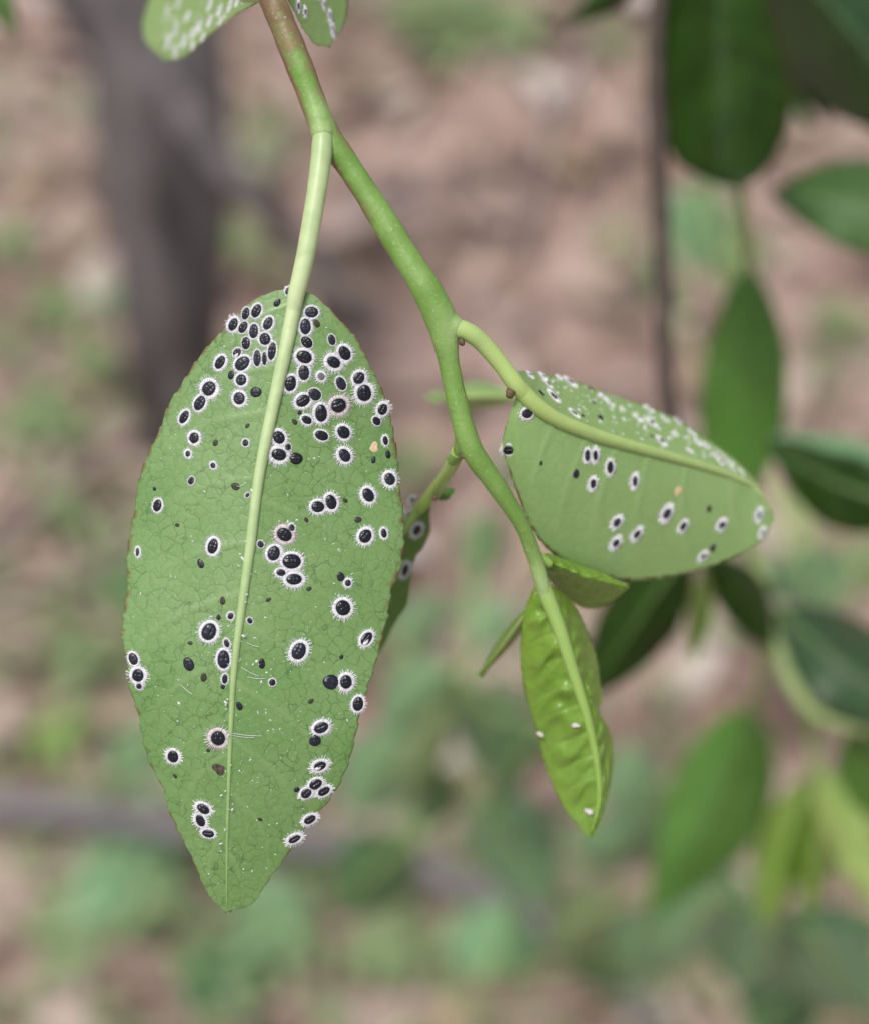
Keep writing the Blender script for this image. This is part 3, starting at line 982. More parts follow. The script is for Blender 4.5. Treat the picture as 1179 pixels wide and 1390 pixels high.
S1 = 4.716
TRACE = [
    (150, 370, S1, [(935, 245, 90, 60, 25, 25), (867, 262, 80, 50, 15, 10), (787, 332, 85, 58, 25, 30), (850, 350, 80, 55, 30, 15),
                    (918, 375, 92, 60, 5, 20), (1010, 325, 85, 58, 25, 25), (990, 425, 78, 72, -20, 25), (868, 452, 80, 58, 0, 9),
                    (812, 512, 62, 50, 40, 13), (845, 582, 105, 80, 50, 35), (940, 548, 105, 50, 0, 15),
                    (987, 550, 88, 34, 0, 13), (1035, 503, 115, 52, 8, 25), (703, 575, 92, 60, 30, 32), (632, 742, 95, 88, 40, 45),
                    (573, 835, 100, 70, 30, 28), (473, 925, 90, 55, 30, 32), (537, 1058, 70, 66, 0, 36), (497, 1160, 40, 35, 0, 25),
                    (772, 655, 60, 45, 10, 3), (838, 687, 72, 70, 0, 35), (825, 805, 80, 75, -20, 35), (932, 765, 78, 68, 90, 0),
                    (1068, 193, 60, 40, 40, 0), (1137, 118, 50, 35, 15, 15), (877, 980, 38, 26, 40, -1), (672, 1090, 45, 36, 30, -1),
                    (865, 1090, 45, 42, 0, 12), (658, 1235, 40, 35, -30, 18)]),
    (330, 370, S1, [(440, 253, 85, 70, 90, 18), (400, 345, 100, 70, 0, 25), (470, 325, 58, 42, -30, -1), (408, 445, 85, 65, -45, 7),
                    (392, 540, 100, 80, -70, 38), (390, 640, 98, 70, 0, 28), (305, 710, 100, 72, 15, 32), (568, 430, 72, 48, -15, 7),
                    (650, 515, 95, 72, -30, 32), (580, 573, 90, 70, -60, 42), (500, 665, 50, 45, -30, 32), (627, 710, 90, 62, -25, 14),
                    (742, 675, 82, 72, 40, 38), (775, 770, 105, 95, 0, 45), (458, 780, 88, 75, -60, 8), (385, 820, 95, 72, 60, 34),
                    (363, 895, 42, 28, 0, 5), (500, 900, 110, 78, 0, 45), (612, 850, 100, 90, 70, 48), (893, 875, 75, 65, 30, 42),
                    (853, 950, 65, 50, -40, 7), (408, 943, 70, 50, -60, 26), (330, 955, 45, 32, -40, -1), (503, 1043, 90, 62, -70, 15),
                    (643, 1022, 88, 75, -50, 34), (910, 1075, 60, 38, -10, 20), (230, 1055, 85, 72, -30, 36), (288, 1118, 50, 42, 0, 8),
                    (230, 1165, 95, 75, -80, 44), (342, 1190, 82, 75, 90, 6), (650, 1170, 90, 70, -35, 38), (927, 1162, 60, 36, -10, 0),
                    (835, 1198, 50, 30, 10, 0)]),
    (150, 620, S1, [(518, 153, 55, 42, 25, 8), (282, 205, 28, 26, 0, 0), (302, 312, 80, 60, 15, 22), (427, 437, 35, 26, -80, -1),
                    (175, 610, 58, 28, 0, 18), (657, 573, 98, 68, 15, 32), (577, 685, 65, 42, -25, 0), (800, 190, 60, 50, -70, -1),
                    (878, 245, 35, 28, 45, 9), (718, 920, 58, 38, 0, -1), (770, 1020, 45, 40, 20, 16), (692, 1028, 38, 30, 0, 5),
                    (632, 1120, 112, 92, 25, 42), (510, 1193, 36, 26, -85, -1), (745, 1195, 55, 36, -20, 16), (893, 1050, 42, 35, -30, 8),
                    (1012, 915, 40, 26, 60, -1)]),
    (320, 620, S1, [(527, 320, 85, 72, 90, 38), (610, 290, 95, 72, -15, 40), (702, 280, 38, 26, -50, -1), (452, 403, 40, 28, -35, -1),
                    (783, 403, 52, 40, 90, -1), (848, 245, 92, 72, -30, 36), (985, 143, 80, 72, -20, 40), (830, 508, 92, 78, 40, 36),
                    (948, 490, 62, 40, -10, 18), (312, 498, 98, 82, -60, 42), (358, 455, 48, 42, 0, 16), (160, 560, 48, 42, -30, 10),
                    (245, 618, 95, 78, 20, 40), (360, 670, 118, 94, 90, 44), (290, 742, 60, 45, -80, 32), (375, 785, 100, 70, 90, 42),
                    (470, 845, 40, 30, 60, -1), (672, 768, 65, 52, -20, 3), (718, 808, 45, 42, 0, 22), (687, 967, 100, 95, -30, 44),
                    (838, 1165, 95, 65, 40, 36)]),
    (150, 850, S1, [(147, 210, 80, 60, -25, 26), (177, 315, 82, 78, 0, 40), (185, 383, 42, 40, 0, 18), (500, 243, 95, 70, -25, 0),
                    (597, 327, 62, 42, 5, -1), (725, 213, 118, 78, 0, 36), (733, 338, 65, 38, 5, 14), (720, 388, 35, 32, 0, 5),
                    (825, 512, 62, 40, -25, 0), (690, 717, 95, 92, 0, 48), (627, 795, 30, 26, 45, -1), (402, 835, 80, 74, 0, 34),
                    (413, 960, 38, 22, -35, -1), (595, 1170, 88, 62, -60, 36), (577, 1245, 85, 60, -25, 32), (970, 240, 70, 42, 0, 5),
                    (1037, 360, 46, 44, 0, 8)]),
    (320, 850, S1, [(405, 160, 112, 88, 30, 44), (608, 358, 108, 98, -80, 0), (706, 357, 88, 78, 0, 36), (783, 498, 92, 70, 10, 28),
                    (677, 197, 30, 28, 0, 0), (482, 480, 42, 30, 55, -1), (548, 650, 95, 72, 70, 34), (508, 732, 80, 78, 0, 0),
                    (540, 895, 82, 62, 70, 44), (512, 1012, 88, 68, 60, 26), (452, 1070, 76, 64, 50, 26), (565, 1057, 85, 58, 60, 30),
                    (392, 1048, 40, 40, 0, 0), (475, 1238, 82, 58, 60, 34), (155, 1238, 40, 22, -65, -1)]),
    (200, 1040, 4.367, [(362, 400, 75, 52, -85, 18), (873, 432, 78, 46, 65, 32)]),
]
for ox, oy, sc, rows in TRACE:
    for (X, Y, L, W, an, f) in rows:
        bare = BROWN if f < 0 else (GREY if (X, Y) == (500, 665) else None)
        pupa(D_A, ox + X / sc, oy + Y / sc, L / sc, W / sc, an, max(f, 0) / sc, 'A', bare, (X, Y) in ((540, 895), (838, 1165), (812, 512)))

SB = 2.9475
BROWS = [(160, 240, 48, 38, 90, 16), (88, 385, 50, 40, 85, 18), (215, 437, 22, 16, 0, -1), (402, 407, 48, 28, 0, 18), (434, 407, 44, 26, 0, 18),
         (493, 455, 52, 34, 0, 16), (357, 480, 40, 32, 0, 0), (425, 520, 40, 30, 0, 20), (592, 510, 44, 26, 0, 18), (720, 640, 46, 38, 35, 26),
         (785, 690, 40, 32, 40, 20), (520, 675, 40, 34, 40, 24), (600, 722, 40, 28, 40, 22), (516, 757, 36, 30, 40, 20), (940, 685, 40, 30, 60, 20),
         (905, 778, 36, 28, 30, 0), (865, 810, 34, 20, 50, 16), (890, 620, 30, 26, 0, -1), (1088, 645, 36, 18, 0, 22), (1103, 715, 30, 14, 20, 18),
         (172, 85, 30, 20, -60, 12), (225, 92, 26, 16, -60, 14), (247, 122, 30, 20, -40, 12), (267, 170, 44, 32, -40, 16), (217, 157, 36, 24, -40, 0),
         (335, 112, 40, 22, -55, 16), (350, 238, 34, 20, -50, 16), (385, 248, 28, 18, 0, 0), (455, 255, 34, 28, 0, 0), (420, 143, 30, 20, -50, 0),
         (430, 195, 22, 16, 0, 0), (467, 172, 18, 12, -40, 16), (495, 200, 20, 12, -50, 14), (543, 220, 14, 10, 0, 10), (605, 258, 16, 10, -50, 18),
         (660, 275, 34, 26, 0, 16), (700, 350, 36, 24, -30, 16), (662, 330, 20, 18, 0, 0), (755, 320, 14, 10, 0, 14), (812, 387, 12, 9, 0, 18),
         (650, 220, 24, 14, -60, 16), (715, 262, 20, 12, -50, 12), (765, 268, 26, 18, -50, 6), (845, 350, 20, 10, -50, 16), (880, 370, 16, 9, -50, 16),
         (915, 410, 14, 9, -50, 16), (938, 432, 28, 20, 0, 10), (972, 436, 12, 9, -40, 16), (820, 315, 16, 10, -50, 14), (290, 95, 20, 12, -60, 12)]
for (X, Y, L, W, an, f) in BROWS:
    pupa(D_B, 660 + X / SB, 480 + Y / SB, L / SB, W / SB, an, max(f, 0) / SB, 'B', BROWN if f < 0 else None)
SCc = 4.342
for (X, Y, L, W, an, f) in [(195, 525, 60, 42, 10, 25), (242, 605, 72, 62, 0, 32), (172, 840, 85, 52, 10, 30), (213, 428, 34, 22, 40, 22)]:
    pupa(D_C, 510 + X / SCc, 580 + Y / SCc, L / SCc, W / SCc, an, f / SCc, 'C')
for (x, y, L, W, an, f) in [(238, 70, 9, 5, 25, 6), (250, 55, 11, 5, 25, 6), (262, 45, 10, 5, 30, 6), (270, 36, 12, 5, 30, 5), (285, 28, 11, 5, 30, 5),
                            (228, 58, 9, 4, 20, 6), (238, 40, 10, 4, 20, 6), (255, 22, 10, 4, 30, 5), (298, 14, 12, 5, 35, 5), (312, 8, 11, 5, 30, 5),
                            (285, 6, 12, 5, 25, 6), (242, 4, 10, 4, 25, 6), (228, 14, 8, 4, 25, 6), (276, 50, 9, 4, 30, 4), (300, 28, 9, 4, 30, 4),
                            (322, 2, 10, 4, 30, 4), (262, 62, 9, 4, 30, 3)]:
    pupa(D_G, x, y, L, W, an, f, 'G')
for (x, y, L, W, an, f) in [(405, 8, 10, 6, 0, 5), (414, 16, 8, 5, 0, 5), (448, 22, 12, 4, -10, 6), (452, 40, 12, 4, -10, 6), (440, 6, 10, 4, -10, 5),
                            (432, -8, 10, 4, -10, 5)]:
    pupa(D_H, x, y, L, W, an, f, 'H')

ORD = ['first', 'second', 'third', 'fourth', 'fifth', 'sixth', 'seventh', 'eighth', 'ninth', 'tenth', 'eleventh', 'twelfth', 'thirteenth',
       'fourteenth', 'fifteenth', 'sixteenth', 'seventeenth', 'eighteenth', 'nineteenth', 'twentieth']
LEAFN = {'A': 'big leaf', 'B': 'side leaf', 'C': 'leaf behind the big leaf', 'G': 'grey-speckled leaf at the woody stem',
         'H': 'leaf tip beside the brown stem'}
GROUPN = {'A': 'whitefly on the big leaf', 'B': 'whitefly on the side leaf', 'C': 'whitefly on the half hidden leaf',
          'G': 'whitefly on the speckled leaf by the woody stem', 'H': 'whitefly on the leaf tip by the woody stem'}
sets = {}
for row in PUPAE:
    o, key, size, fr, colr, what, px, py = row
    if key == 'A':
        xm = float(np.interp(py, XM_Y, XM_X))
        el = float(np.interp(py, [p[1] for p in A_LEFT], [p[0] for p in A_LEFT])); er = float(np.interp(py, [p[1] for p in A_RIGHT], [p[0] for p in A_RIGHT]))
        half = 'stem-side half' if px > xm else 'outer half'
        q = (px - xm) / (er - xm) if px > xm else (xm - px) / (xm - el)
        where = ('beside midrib, ' if q < .3 else ('near margin, ' if q > .72 else 'mid-blade, ')) + half + ' of ' + LEAFN[key]
        order = py
    elif key == 'B':
        ym = float(np.interp(px, [p[0] for p in B_MID], [p[1] for p in B_MID]))
        where = 'on the ' + ('receding half' if py < ym else 'broad flat half') + ' of ' + LEAFN[key]
        order = px
    else:
        where = 'on ' + LEAFN[key]
        order = py if key == 'C' else -px if key == 'G' else py
    sets.setdefault((key, f'{size} {fr} {colr} {what} {where}'), []).append((order, o))
for (key, lab), rows in sets.items():
    rows.sort(key=lambda r: r[0])
    for i, (_, o) in enumerate(rows):
        full = lab if len(rows) == 1 else f'{lab}, {ORD[i]} from ' + ('stalk' if key in 'ABC' else 'stem')
        tag(o, full, 'whitefly', GROUPN[key])


# ------------------------------------------------------------------ spots, flakes and threads on the big leaf
def spot(px, py, rx, ry, mat, D, parent, seed, h=.6, lift=0.0):
    rg = np.random.default_rng(seed)
    p, x, y, n, k = frame_at(D, px, py, 0)
    na = 18
    p = p + n * lift
    V = [p + n * k * h * .2]
    for r, z in ((.45, .5), (.75, 1.0), (1.0, -.4)):
        for j in range(na):
            a = 2 * math.pi * j / na
            w = 1 + .22 * math.sin(2 * a + seed) + .14 * math.sin(3 * a + 2 * seed) + rg.normal(0, .05)
            V.append(p + (x * math.cos(a) * rx + y * math.sin(a) * ry) * r * w * k + n * k * h * z)
    F = [(0, 1 + j, 1 + (j + 1) % na) for j in range(na)]
    for i in range(2):
        for j in range(na):
            F.append((1 + i * na + j, 1 + (i + 1) * na + j, 1 + (i + 1) * na + (j + 1) % na, 1 + i * na + (j + 1) % na))
    return link('leaf_spot', np.array(V), F, mat, parent)


spot(297, 1044, 9, 9, SPOTB, D_A, leafA, 3)['label'] = 'brown dead spot beside the midrib'
spot(508, 607, 7.5, 6.5, SPOTO, D_A, leafA, 5)['label'] = 'pale orange scar'
spot(920, 666, 6, 7, SPOTO, D_B, leafB, 7)['label'] = 'pale orange scar'
for i, (sx, sy, sr) in enumerate([(783, 981, 5), (737, 993, 5), (801, 1099, 5.5), (672, 0, 0)][:3]):
    spot(sx, sy, sr, sr * .7, WAXP, D_F, leafF, 20 + i, 1.5, .0005)['label'] = 'pale fleck'


def flakes():
    A = Acc()
    rg = np.random.default_rng(77)
    known = [(326, 752, 4), (330, 758, 5), (324, 768, 4), (335, 735, 3), (391, 672, 3.5), (259, 728, 3), (232, 782, 3), (181, 837, 3), (287, 837, 3),
             (243, 955, 3.5), (241, 979, 3.5), (255, 930, 2.5), (301, 1078, 3.2), (349, 898, 5), (353, 902, 4), (355, 926, 4.5), (362, 913, 3), (368, 909, 3),
             (331, 863, 4), (346, 866, 3), (307, 953, 4), (326, 937, 3), (361, 963, 2.5), (350, 967, 3), (364, 992, 3), (380, 990, 2.5), (306, 1124, 3),
             (301, 1143, 3), (307, 956, 3), (314, 1037, 2), (453, 738, 4), (460, 746, 4), (391, 708, 4), (398, 712, 3), (403, 706, 3.5), (316, 842, 4),
             (310, 850, 3), (433, 620, 3), (427, 622, 4), (420, 623, 3), (310, 593, 3)]
    pts = list(known)
    while len(pts) < 620:
        y = rg.uniform(430, 1200); xm = np.interp(y, XM_Y, XM_X)
        el = np.interp(y, [p[1] for p in A_LEFT], [p[0] for p in A_LEFT]); er = np.interp(y, [p[1] for p in A_RIGHT], [p[0] for p in A_RIGHT])
        x = rg.uniform(el + 12, er - 12)
        if rg.random() < .45: x = xm + rg.normal(0, 45); y = rg.normal(900, 110)
        el = np.interp(y, [p[1] for p in A_LEFT], [p[0] for p in A_LEFT]); er = np.interp(y, [p[1] for p in A_RIGHT], [p[0] for p in A_RIGHT])
        if not (el + 8 < x < er - 8) or not 430 < y < 1200: continue
        pts.append((x, y, rg.choice([1.0, 1.3, 1.7, 2.2, 3.0], p=[.25, .28, .24, .15, .08])))
    for (x, y, s) in pts:
        p, ax, ay, n, k = frame_at(D_A, x, y, rg.uniform(0, 360))
        l, w = s * .75 * rg.uniform(.8, 1.4), s * .5 * rg.uniform(.6, 1.2)
        if abs(x - np.interp(y, XM_Y, XM_X)) < 9: p = p + n * k * 6
        V = [p + (ax * l * math.cos(t) * rg.uniform(.6, 1.2) + ay * w * math.sin(t) * rg.uniform(.6, 1.2)) * k - n * .3 * k for t in np.linspace(0, 6.28, 6)[:5]]
        V.append(p + n * k * (.5 + .3 * s) + ax * rg.normal(0, .3) * k)
        A.add(np.array(V), [(i, (i + 1) % 5, 5) for i in range(5)])
    # a few fine wax threads
    for (x0, y0, x1, y1) in [(246, 930, 261, 942), (313, 995, 355, 999), (314, 998, 345, 1001), (328, 906, 352, 918), (336, 919, 360, 921), (330, 864, 336, 860),
                             (335, 872, 352, 878), (322, 660, 332, 657)]:
        q = np.linspace(0, 1, 8)
        X, Y = x0 + (x1 - x0) * q, y0 + (y1 - y0) * q + np.sin(q * 3) * 1.2
        P = U(X, Y, D_A(X, Y) - .00008)
        V, F = tube_geo(P, np.full(8, .000016), 5)
        A.add(V, F)
    o = link('wax_flakes', A.verts(), A.F, WAX, origin=U(340, 800, D_A(340, 800)), smooth=False)
    tag(o, 'tiny white wax flakes and threads dusted over the big leaf', 'wax flakes', kind='stuff')
    B = Acc()
    # bits of wax on the far half of the side leaf
    for _ in range(190):
        x = rg.uniform(735, 1010); ym = np.interp(x, [p[0] for p in B_MID], [p[1] for p in B_MID]); yu = np.interp(x, [p[0] for p in B_UP], [p[1] for p in B_UP])
        y = yu + (ym - yu) * rg.beta(1.2, 2.6) + 3
        p, ax, ay, n, k = frame_at(D_B, x, y, rg.uniform(0, 360))
        s = rg.uniform(1.0, 4.2)
        V = [p + (ax * s * math.cos(t) * rg.uniform(.6, 1.2) + ay * s * math.sin(t) * rg.uniform(.6, 1.2)) * k - n * .3 * k for t in np.linspace(0, 6.28, 7)[:6]]
        V.append(p + n * k * 1.2)
        B.add(np.array(V), [(i, (i + 1) % 6, 6) for i in range(6)])
    GF = Acc()
    for _ in range(120):
        x = rg.uniform(205, 335); lo = np.interp(x, [222, 245, 264, 292, 318, 345], [80, 80, 66, 41, 20, 6])
        y = lo - 6 - rg.uniform(0, 55)
        if y < -10 or x < 215 + max(0, 30 - y) * .1: continue
        p, ax, ay, n, k = frame_at(D_G, x, y, rg.uniform(0, 360))
        s = rg.uniform(1.0, 3.6)
        V = [p + (ax * s * math.cos(t) * rg.uniform(.6, 1.2) + ay * s * math.sin(t) * rg.uniform(.6, 1.2)) * k - n * .3 * k for t in np.linspace(0, 6.28, 7)[:6]]
        V.append(p + n * k * 1.2)
        GF.add(np.array(V), [(i, (i + 1) % 6, 6) for i in range(6)])
    o = link('wax_flakes', GF.verts(), GF.F, WAX, origin=U(270, 40, D_G(270, 40)), smooth=False)
    tag(o, 'white wax crust on the speckled leaf beside the woody stem', 'wax flakes', kind='stuff')
    o = link('wax_flakes', B.verts(), B.F, WAX, origin=U(860, 570, D_B(860, 570)), smooth=False)
    tag(o, 'white wax flakes crowded on the receding half of the side leaf', 'wax flakes', kind='stuff')


flakes()

# ------------------------------------------------------------------ the dark leafy branch behind, on the right
BR = U(905, 300, .208)
branch = empty('leafy_branch', BR)
tag(branch, 'blurred brown-stemmed branch with glossy dark green leaves behind the side leaf', 'branch')


def stemline(name, rows, mat, parent, n=40, seg=10):
    Q = spline(rows, n)
    P = U(Q[:, 0], Q[:, 1], Q[:, 3]); r = Q[:, 2] * Q[:, 3] / FPX
    V, F = tube_geo(P, r, seg)
    return link(name, V, F, mat, parent)


stemline('stem', [(905, -80, 13, .212), (888, 60, 13, .212), (893, 200, 13, .212), (900, 380, 12.5, .212), (904, 540, 12, .212), (925, 680, 11, .215),
                  (950, 760, 10, .216)], BROWNSTEM, branch)
pS = U(905, -80, .212)
cane('cane', [tuple(pS + np.array([0, .0, -.004])), tuple(pS + np.array([.03, .01, .05])), (.30, .22, 1.12), (.46, .24, 1.05), (.60, .28, .6), (.63, .30, .25), (.64, .30, -.03)],
     13 * .212 / FPX, .007, BROWNSTEM, branch)
stemline('stalk', [(903, 600, 9, .212), (960, 690, 9, .225), (1020, 745, 11, .238), (1045, 850, 10, .238), (1075, 930, 10.5, .238), (1120, 975, 10.5, .238), (1230, 995, 10, .238)], PALESTEM, branch)
stemline('stalk', [(905, -75, 8, .212), (960, -60, 8, .214), (985, 60, 7, .216), (998, 200, 7, .218), (1006, 270, 7.5, .222), (1014, 362, 7, .238)], PALESTEM, branch)
stemline('stalk', [(1075, 930, 8, .242), (1098, 985, 8, .246), (1108, 1050, 7, .25)], PALESTEM, branch)
stemline('stalk', [(1040, 840, 8, .24), (1038, 900, 8, .255), (1020, 965, 8, .30)], PALESTEM, branch)
stemline('stalk', [(905, -78, 6, .212), (1100, -150, 6, .216), (1300, -90, 6, .22), (1292, 300, 6, .224), (1285, 560, 6, .226), (1275, 690, 6, .226)], PALESTEM, branch)


def expl(left, mid, right, D, mat, seed, nt=44, ns=17, label=None):
    o = blade('leaf', left, mid, right, D, mat, branch, nt, ns, veins=7, vw=.012, wav=.0006, seed=seed)
    if label: o['label'] = label
    return o


expl([(962, -75), (895, -40), (884, 60), (891, 150), (912, 212), (955, 243), (1000, 256)], [(962, -75), (965, 60), (985, 160), (1000, 256)],
     [(962, -75), (1020, -30), (1058, 60), (1074, 140), (1056, 205), (1028, 240), (1000, 256)],
     lambda x, y: .204 + .012 * np.clip((970 - x) / 90, 0, 1.3) + .002 * np.clip((x - 980) / 90, 0, 1.2) ** 2, DARK, 31, label='broad dark glossy leaf hanging tip down')
simple_leaf('leaf', (975, -100), (1098, 172), 84, .222, .235, MID, branch, bow=-4, dl=.004, dr=.006, seed=32, ribmat=RIB_D, ribw=4)
simple_leaf('leaf', (1005, -120), (1285, 205), 225, .215, .225, DARKG, branch, bow=-8, dl=.004, dr=.012, seed=33, ribmat=RIB_D, ribw=5)
simple_leaf('leaf', (1275, 318), (1046, 262), 128, .22, .226, MID, branch, bow=14, dl=.001, dr=.010, seed=34, pet=(1290, 310, .224), ribmat=RIB_D, ribw=4)
expl([(1014, 358), (985, 400), (958, 480), (949, 560), (955, 630), (985, 700)], [(1014, 358), (1015, 450), (1008, 560), (985, 700)],
     [(1014, 358), (1042, 395), (1064, 460), (1068, 530), (1058, 600), (1030, 660), (985, 700)],
     lambda x, y: .238 + .012 * np.clip((y - 360) / 340, 0, 1) + .00004 * np.abs(x - 1010), MIDL, 35, label='mid green leaf hanging behind the side leaf')
simple_leaf('leaf', (1255, 690), (1040, 598), 118, .222, .226, DARK, branch, bow=-16, dl=.002, dr=.016, seed=36, pet=(1275, 690, .226), ribmat=RIB_D, ribw=6)
simple_leaf('leaf', (1240, 640), (1046, 590), 36, .230, .232, TEAL, branch, bow=4, dl=.002, dr=.002, seed=46, pet=(1283, 600, .226), ribw=4)
simple_leaf('leaf', (935, 745), (796, 952), 104, .205, .214, DARK, branch, bow=4, dl=.004, dr=.006, seed=37, pet=(925, 700, .2155), ribmat=RIB_D, ribw=4)
simple_leaf('leaf', (955, 775), (942, 900), 34, .214, .218, OLIVE, branch, seed=38, dl=.004, dr=.006, ribmat=RIB_D, ribw=3, pet=(950, 755, .216))
simple_leaf('leaf', (962, 752), (1046, 885), 72, .222, .230, DARK, branch, bow=-8, dl=.008, dr=.002, seed=39, pet=(948, 740, .216), ribw=4)
simple_leaf('leaf', (1055, 828), (1290, 990), 128, .238, .232, DARKG, branch, bow=10, dl=.010, dr=.001, seed=40, pet=(1044, 835, .24), ribmat=RIB_D, ribw=5)
simple_leaf('leaf', (1022, 960), (880, 1245), 138, .30, .31, MIDL, branch, bow=-16, dl=.006, dr=.001, seed=41, ribmat=RIB_D, ribw=5, shape=.75)
simple_leaf('leaf', (1108, 1040), (1192, 1235), 76, .25, .252, PALEY, branch, bow=-6, dl=.003, dr=.005, seed=42, ribmat=RIB_Y, ribw=5)
simple_leaf('leaf', (1104, 1050), (1036, 1262), 78, .26, .272, OLIVE, branch, bow=8, dl=.006, dr=.009, seed=43, ribmat=RIB_Y, ribw=4, pet=(1107, 1040, .25))
simple_leaf('leaf', (1108, 1062), (1096, 1240), 64, .256, .266, OLIVE, branch, bow=-6, dl=.012, dr=.012, seed=44, ribmat=RIB_Y, ribw=4, pet=(1107, 1045, .25))
simple_leaf('leaf', (1075, -110), (1120, 165), 110, .232, .238, DARK, branch, bow=6, dl=.004, dr=.006, seed=47, ribmat=RIB_D, ribw=4, pet=(1100, -150, .216))
simple_leaf('leaf', (1160, 985), (1215, 1120), 90, .242, .25, MIDL, branch, bow=6, dl=.004, dr=.006, seed=48, ribmat=RIB_D, ribw=4, pet=(1150, 984, .238))
simple_leaf('leaf', (1018, 760), (1085, 812), 40, .242, .25, TEAL, branch, bow=3, dl=.002, dr=.003, seed=49, pet=(1012, 742, .237), ribw=3)
simple_leaf('leaf', (1105, 1048), (1160, 1150), 50, .262, .275, OLIVE, branch, bow=3, dl=.004, dr=.005, seed=50, ribmat=RIB_Y, ribw=3, pet=(1107, 1044, .25))
simple_leaf('leaf', (872, -52), (768, 34), 44, .214, .22, DARK, branch, bow=-6, dl=.003, dr=.006, seed=45, pet=(893, -60, .212), ribw=4)

sprig = empty('leafy_sprig', U(-60, -90, .2))
tag(sprig, 'single green leaf tip poking in beside the grey trunk top', 'leaf')
simple_leaf('leaf', (-45, -75), (24, 48), 46, .2, .205, MID, sprig, seed=51, ribmat=RIB_B, ribw=4)
stemline('stalk', [(-45, -72, 4, .2), (-60, -90, 5, .2), (-150, -130, 6, .2)], PALESTEM, sprig)
pZ = U(-150, -130, .2)
cane('cane', [tuple(pZ), tuple(pZ + np.array([-.06, .02, .02])), (-.36, .25, .9), (-.44, .3, .5), (-.47, .33, .2), (-.48, .34, -.03)], .0006, .005, BROWNSTEM, sprig)


# ------------------------------------------------------------------ saplings and weeds on the ground
def sapling(label, root_px, tops, leaves, stemmat=PALESTEM, r=.0022, near=.8):
    g = G(*root_px)
    e = empty('sapling', g)
    tag(e, label, 'sapling', 'saplings below the twig')
    # stem rises from the soil through the given px / distance rows
    P3 = [tuple(g - np.array([0, 0, .03]))] + [tuple(U(a, b, d * near)) for a, b, d in tops]
    Q = spline(P3, 30)
    V, F = tube_geo(Q, np.linspace(r, r * .5, 30), 8)
    link('stem', V, F, stemmat, e)
    rel = Q - CAMP; dd = rel @ FWD
    qx = CX + (rel @ RGT) / dd * FPX; qy = CY - (rel @ UPV) / dd * FPX
    for i, (bx, by, tx, ty, w, d0, d1, m) in enumerate(leaves):
        d0, d1 = d0 * near, d1 * near
        j = int(np.argmin((qx - bx) ** 2 + (qy - by) ** 2 + ((dd - d0) * 1200) ** 2))
        simple_leaf('leaf', (bx, by), (tx, ty), w, d0, d1, m, e, bow=(-1) ** i * w * .06, dl=.01, dr=.014, seed=60 + i, nt=20, ns=11, veins=5, wav=.001,
                    pet=(qx[j], qy[j], dd[j]), ribmat=RIB_B, ribw=3, shape=.8)


sapling('pale green sapling behind the puckered young leaf', (640, 1180), [(650, 1130, .66), (640, 1050, .60), (630, 960, .58)],
        [(620, 905, 520, 1010, 105, .56, .60, TEAL), (640, 930, 705, 1075, 112, .55, .60, TEAL), (560, 1000, 470, 1110, 110, .58, .62, TEAL),
         (650, 1080, 745, 1235, 118, .56, .60, TEAL), (560, 1140, 455, 1245, 115, .62, .68, TEALD), (600, 960, 545, 1080, 60, .55, .57, WEED),
         (742, 985, 650, 1110, 46, .50, .55, TEALD), (600, 1040, 575, 1130, 70, .60, .62, TEALD), (545, 880, 600, 800, 70, .6, .66, TEAL),
         (660, 690, 640, 800, 70, .68, .7, TEAL)])
sapling('teal green sapling under the hanging branch leaves', (900, 1340), [(905, 1300, .72), (900, 1230, .66), (890, 1150, .62)],
        [(890, 1130, 770, 1165, 84, .60, .64, TEAL), (870, 1120, 850, 1000, 84, .60, .66, TEAL), (930, 1180, 1010, 1260, 110, .58, .60, TEAL),
         (900, 1240, 830, 1330, 110, .62, .66, TEAL), (960, 1300, 1080, 1260, 120, .56, .58, TEALD), (1060, 1330, 1200, 1250, 130, .56, .58, TEALD),
         (650, 1330, 690, 1215, 130, .60, .62, TEAL), (1010, 1400, 1120, 1330, 130, .6, .6, TEALD), (780, 1250, 850, 1350, 90, .66, .7, TEALD),
         (960, 1060, 1060, 1000, 90, .58, .62, TEALD), (1000, 1120, 960, 1010, 80, .6, .62, TEALD), (1150, 1180, 1230, 1080, 120, .6, .64, TEAL),
         (980, 1210, 900, 1310, 100, .5, .54, TEAL), (1060, 1240, 1000, 1350, 110, .46, .5, TEAL), (1100, 1260, 1190, 1370, 120, .45, .48, TEAL),
         (900, 1060, 840, 1150, 90, .55, .6, TEAL), (830, 1230, 740, 1290, 90, .58, .62, WEED), (1120, 1090, 1060, 1190, 90, .5, .55, TEALD)])
sapling('small sapling with round pale leaves beyond the branch stalk', (1120, 900), [(1115, 850, .75), (1110, 800, .72)],
        [(1090, 740, 1130, 840, 100, .70, .72, TEAL), (1150, 800, 1215, 740, 80, .72, .74, WEED), (960, 250, 940, 370, 110, .9, .92, TEAL),
         (1000, 300, 985, 400, 90, .95, .95, WEED), (880, 350, 930, 430, 60, .95, .98, TEAL)])


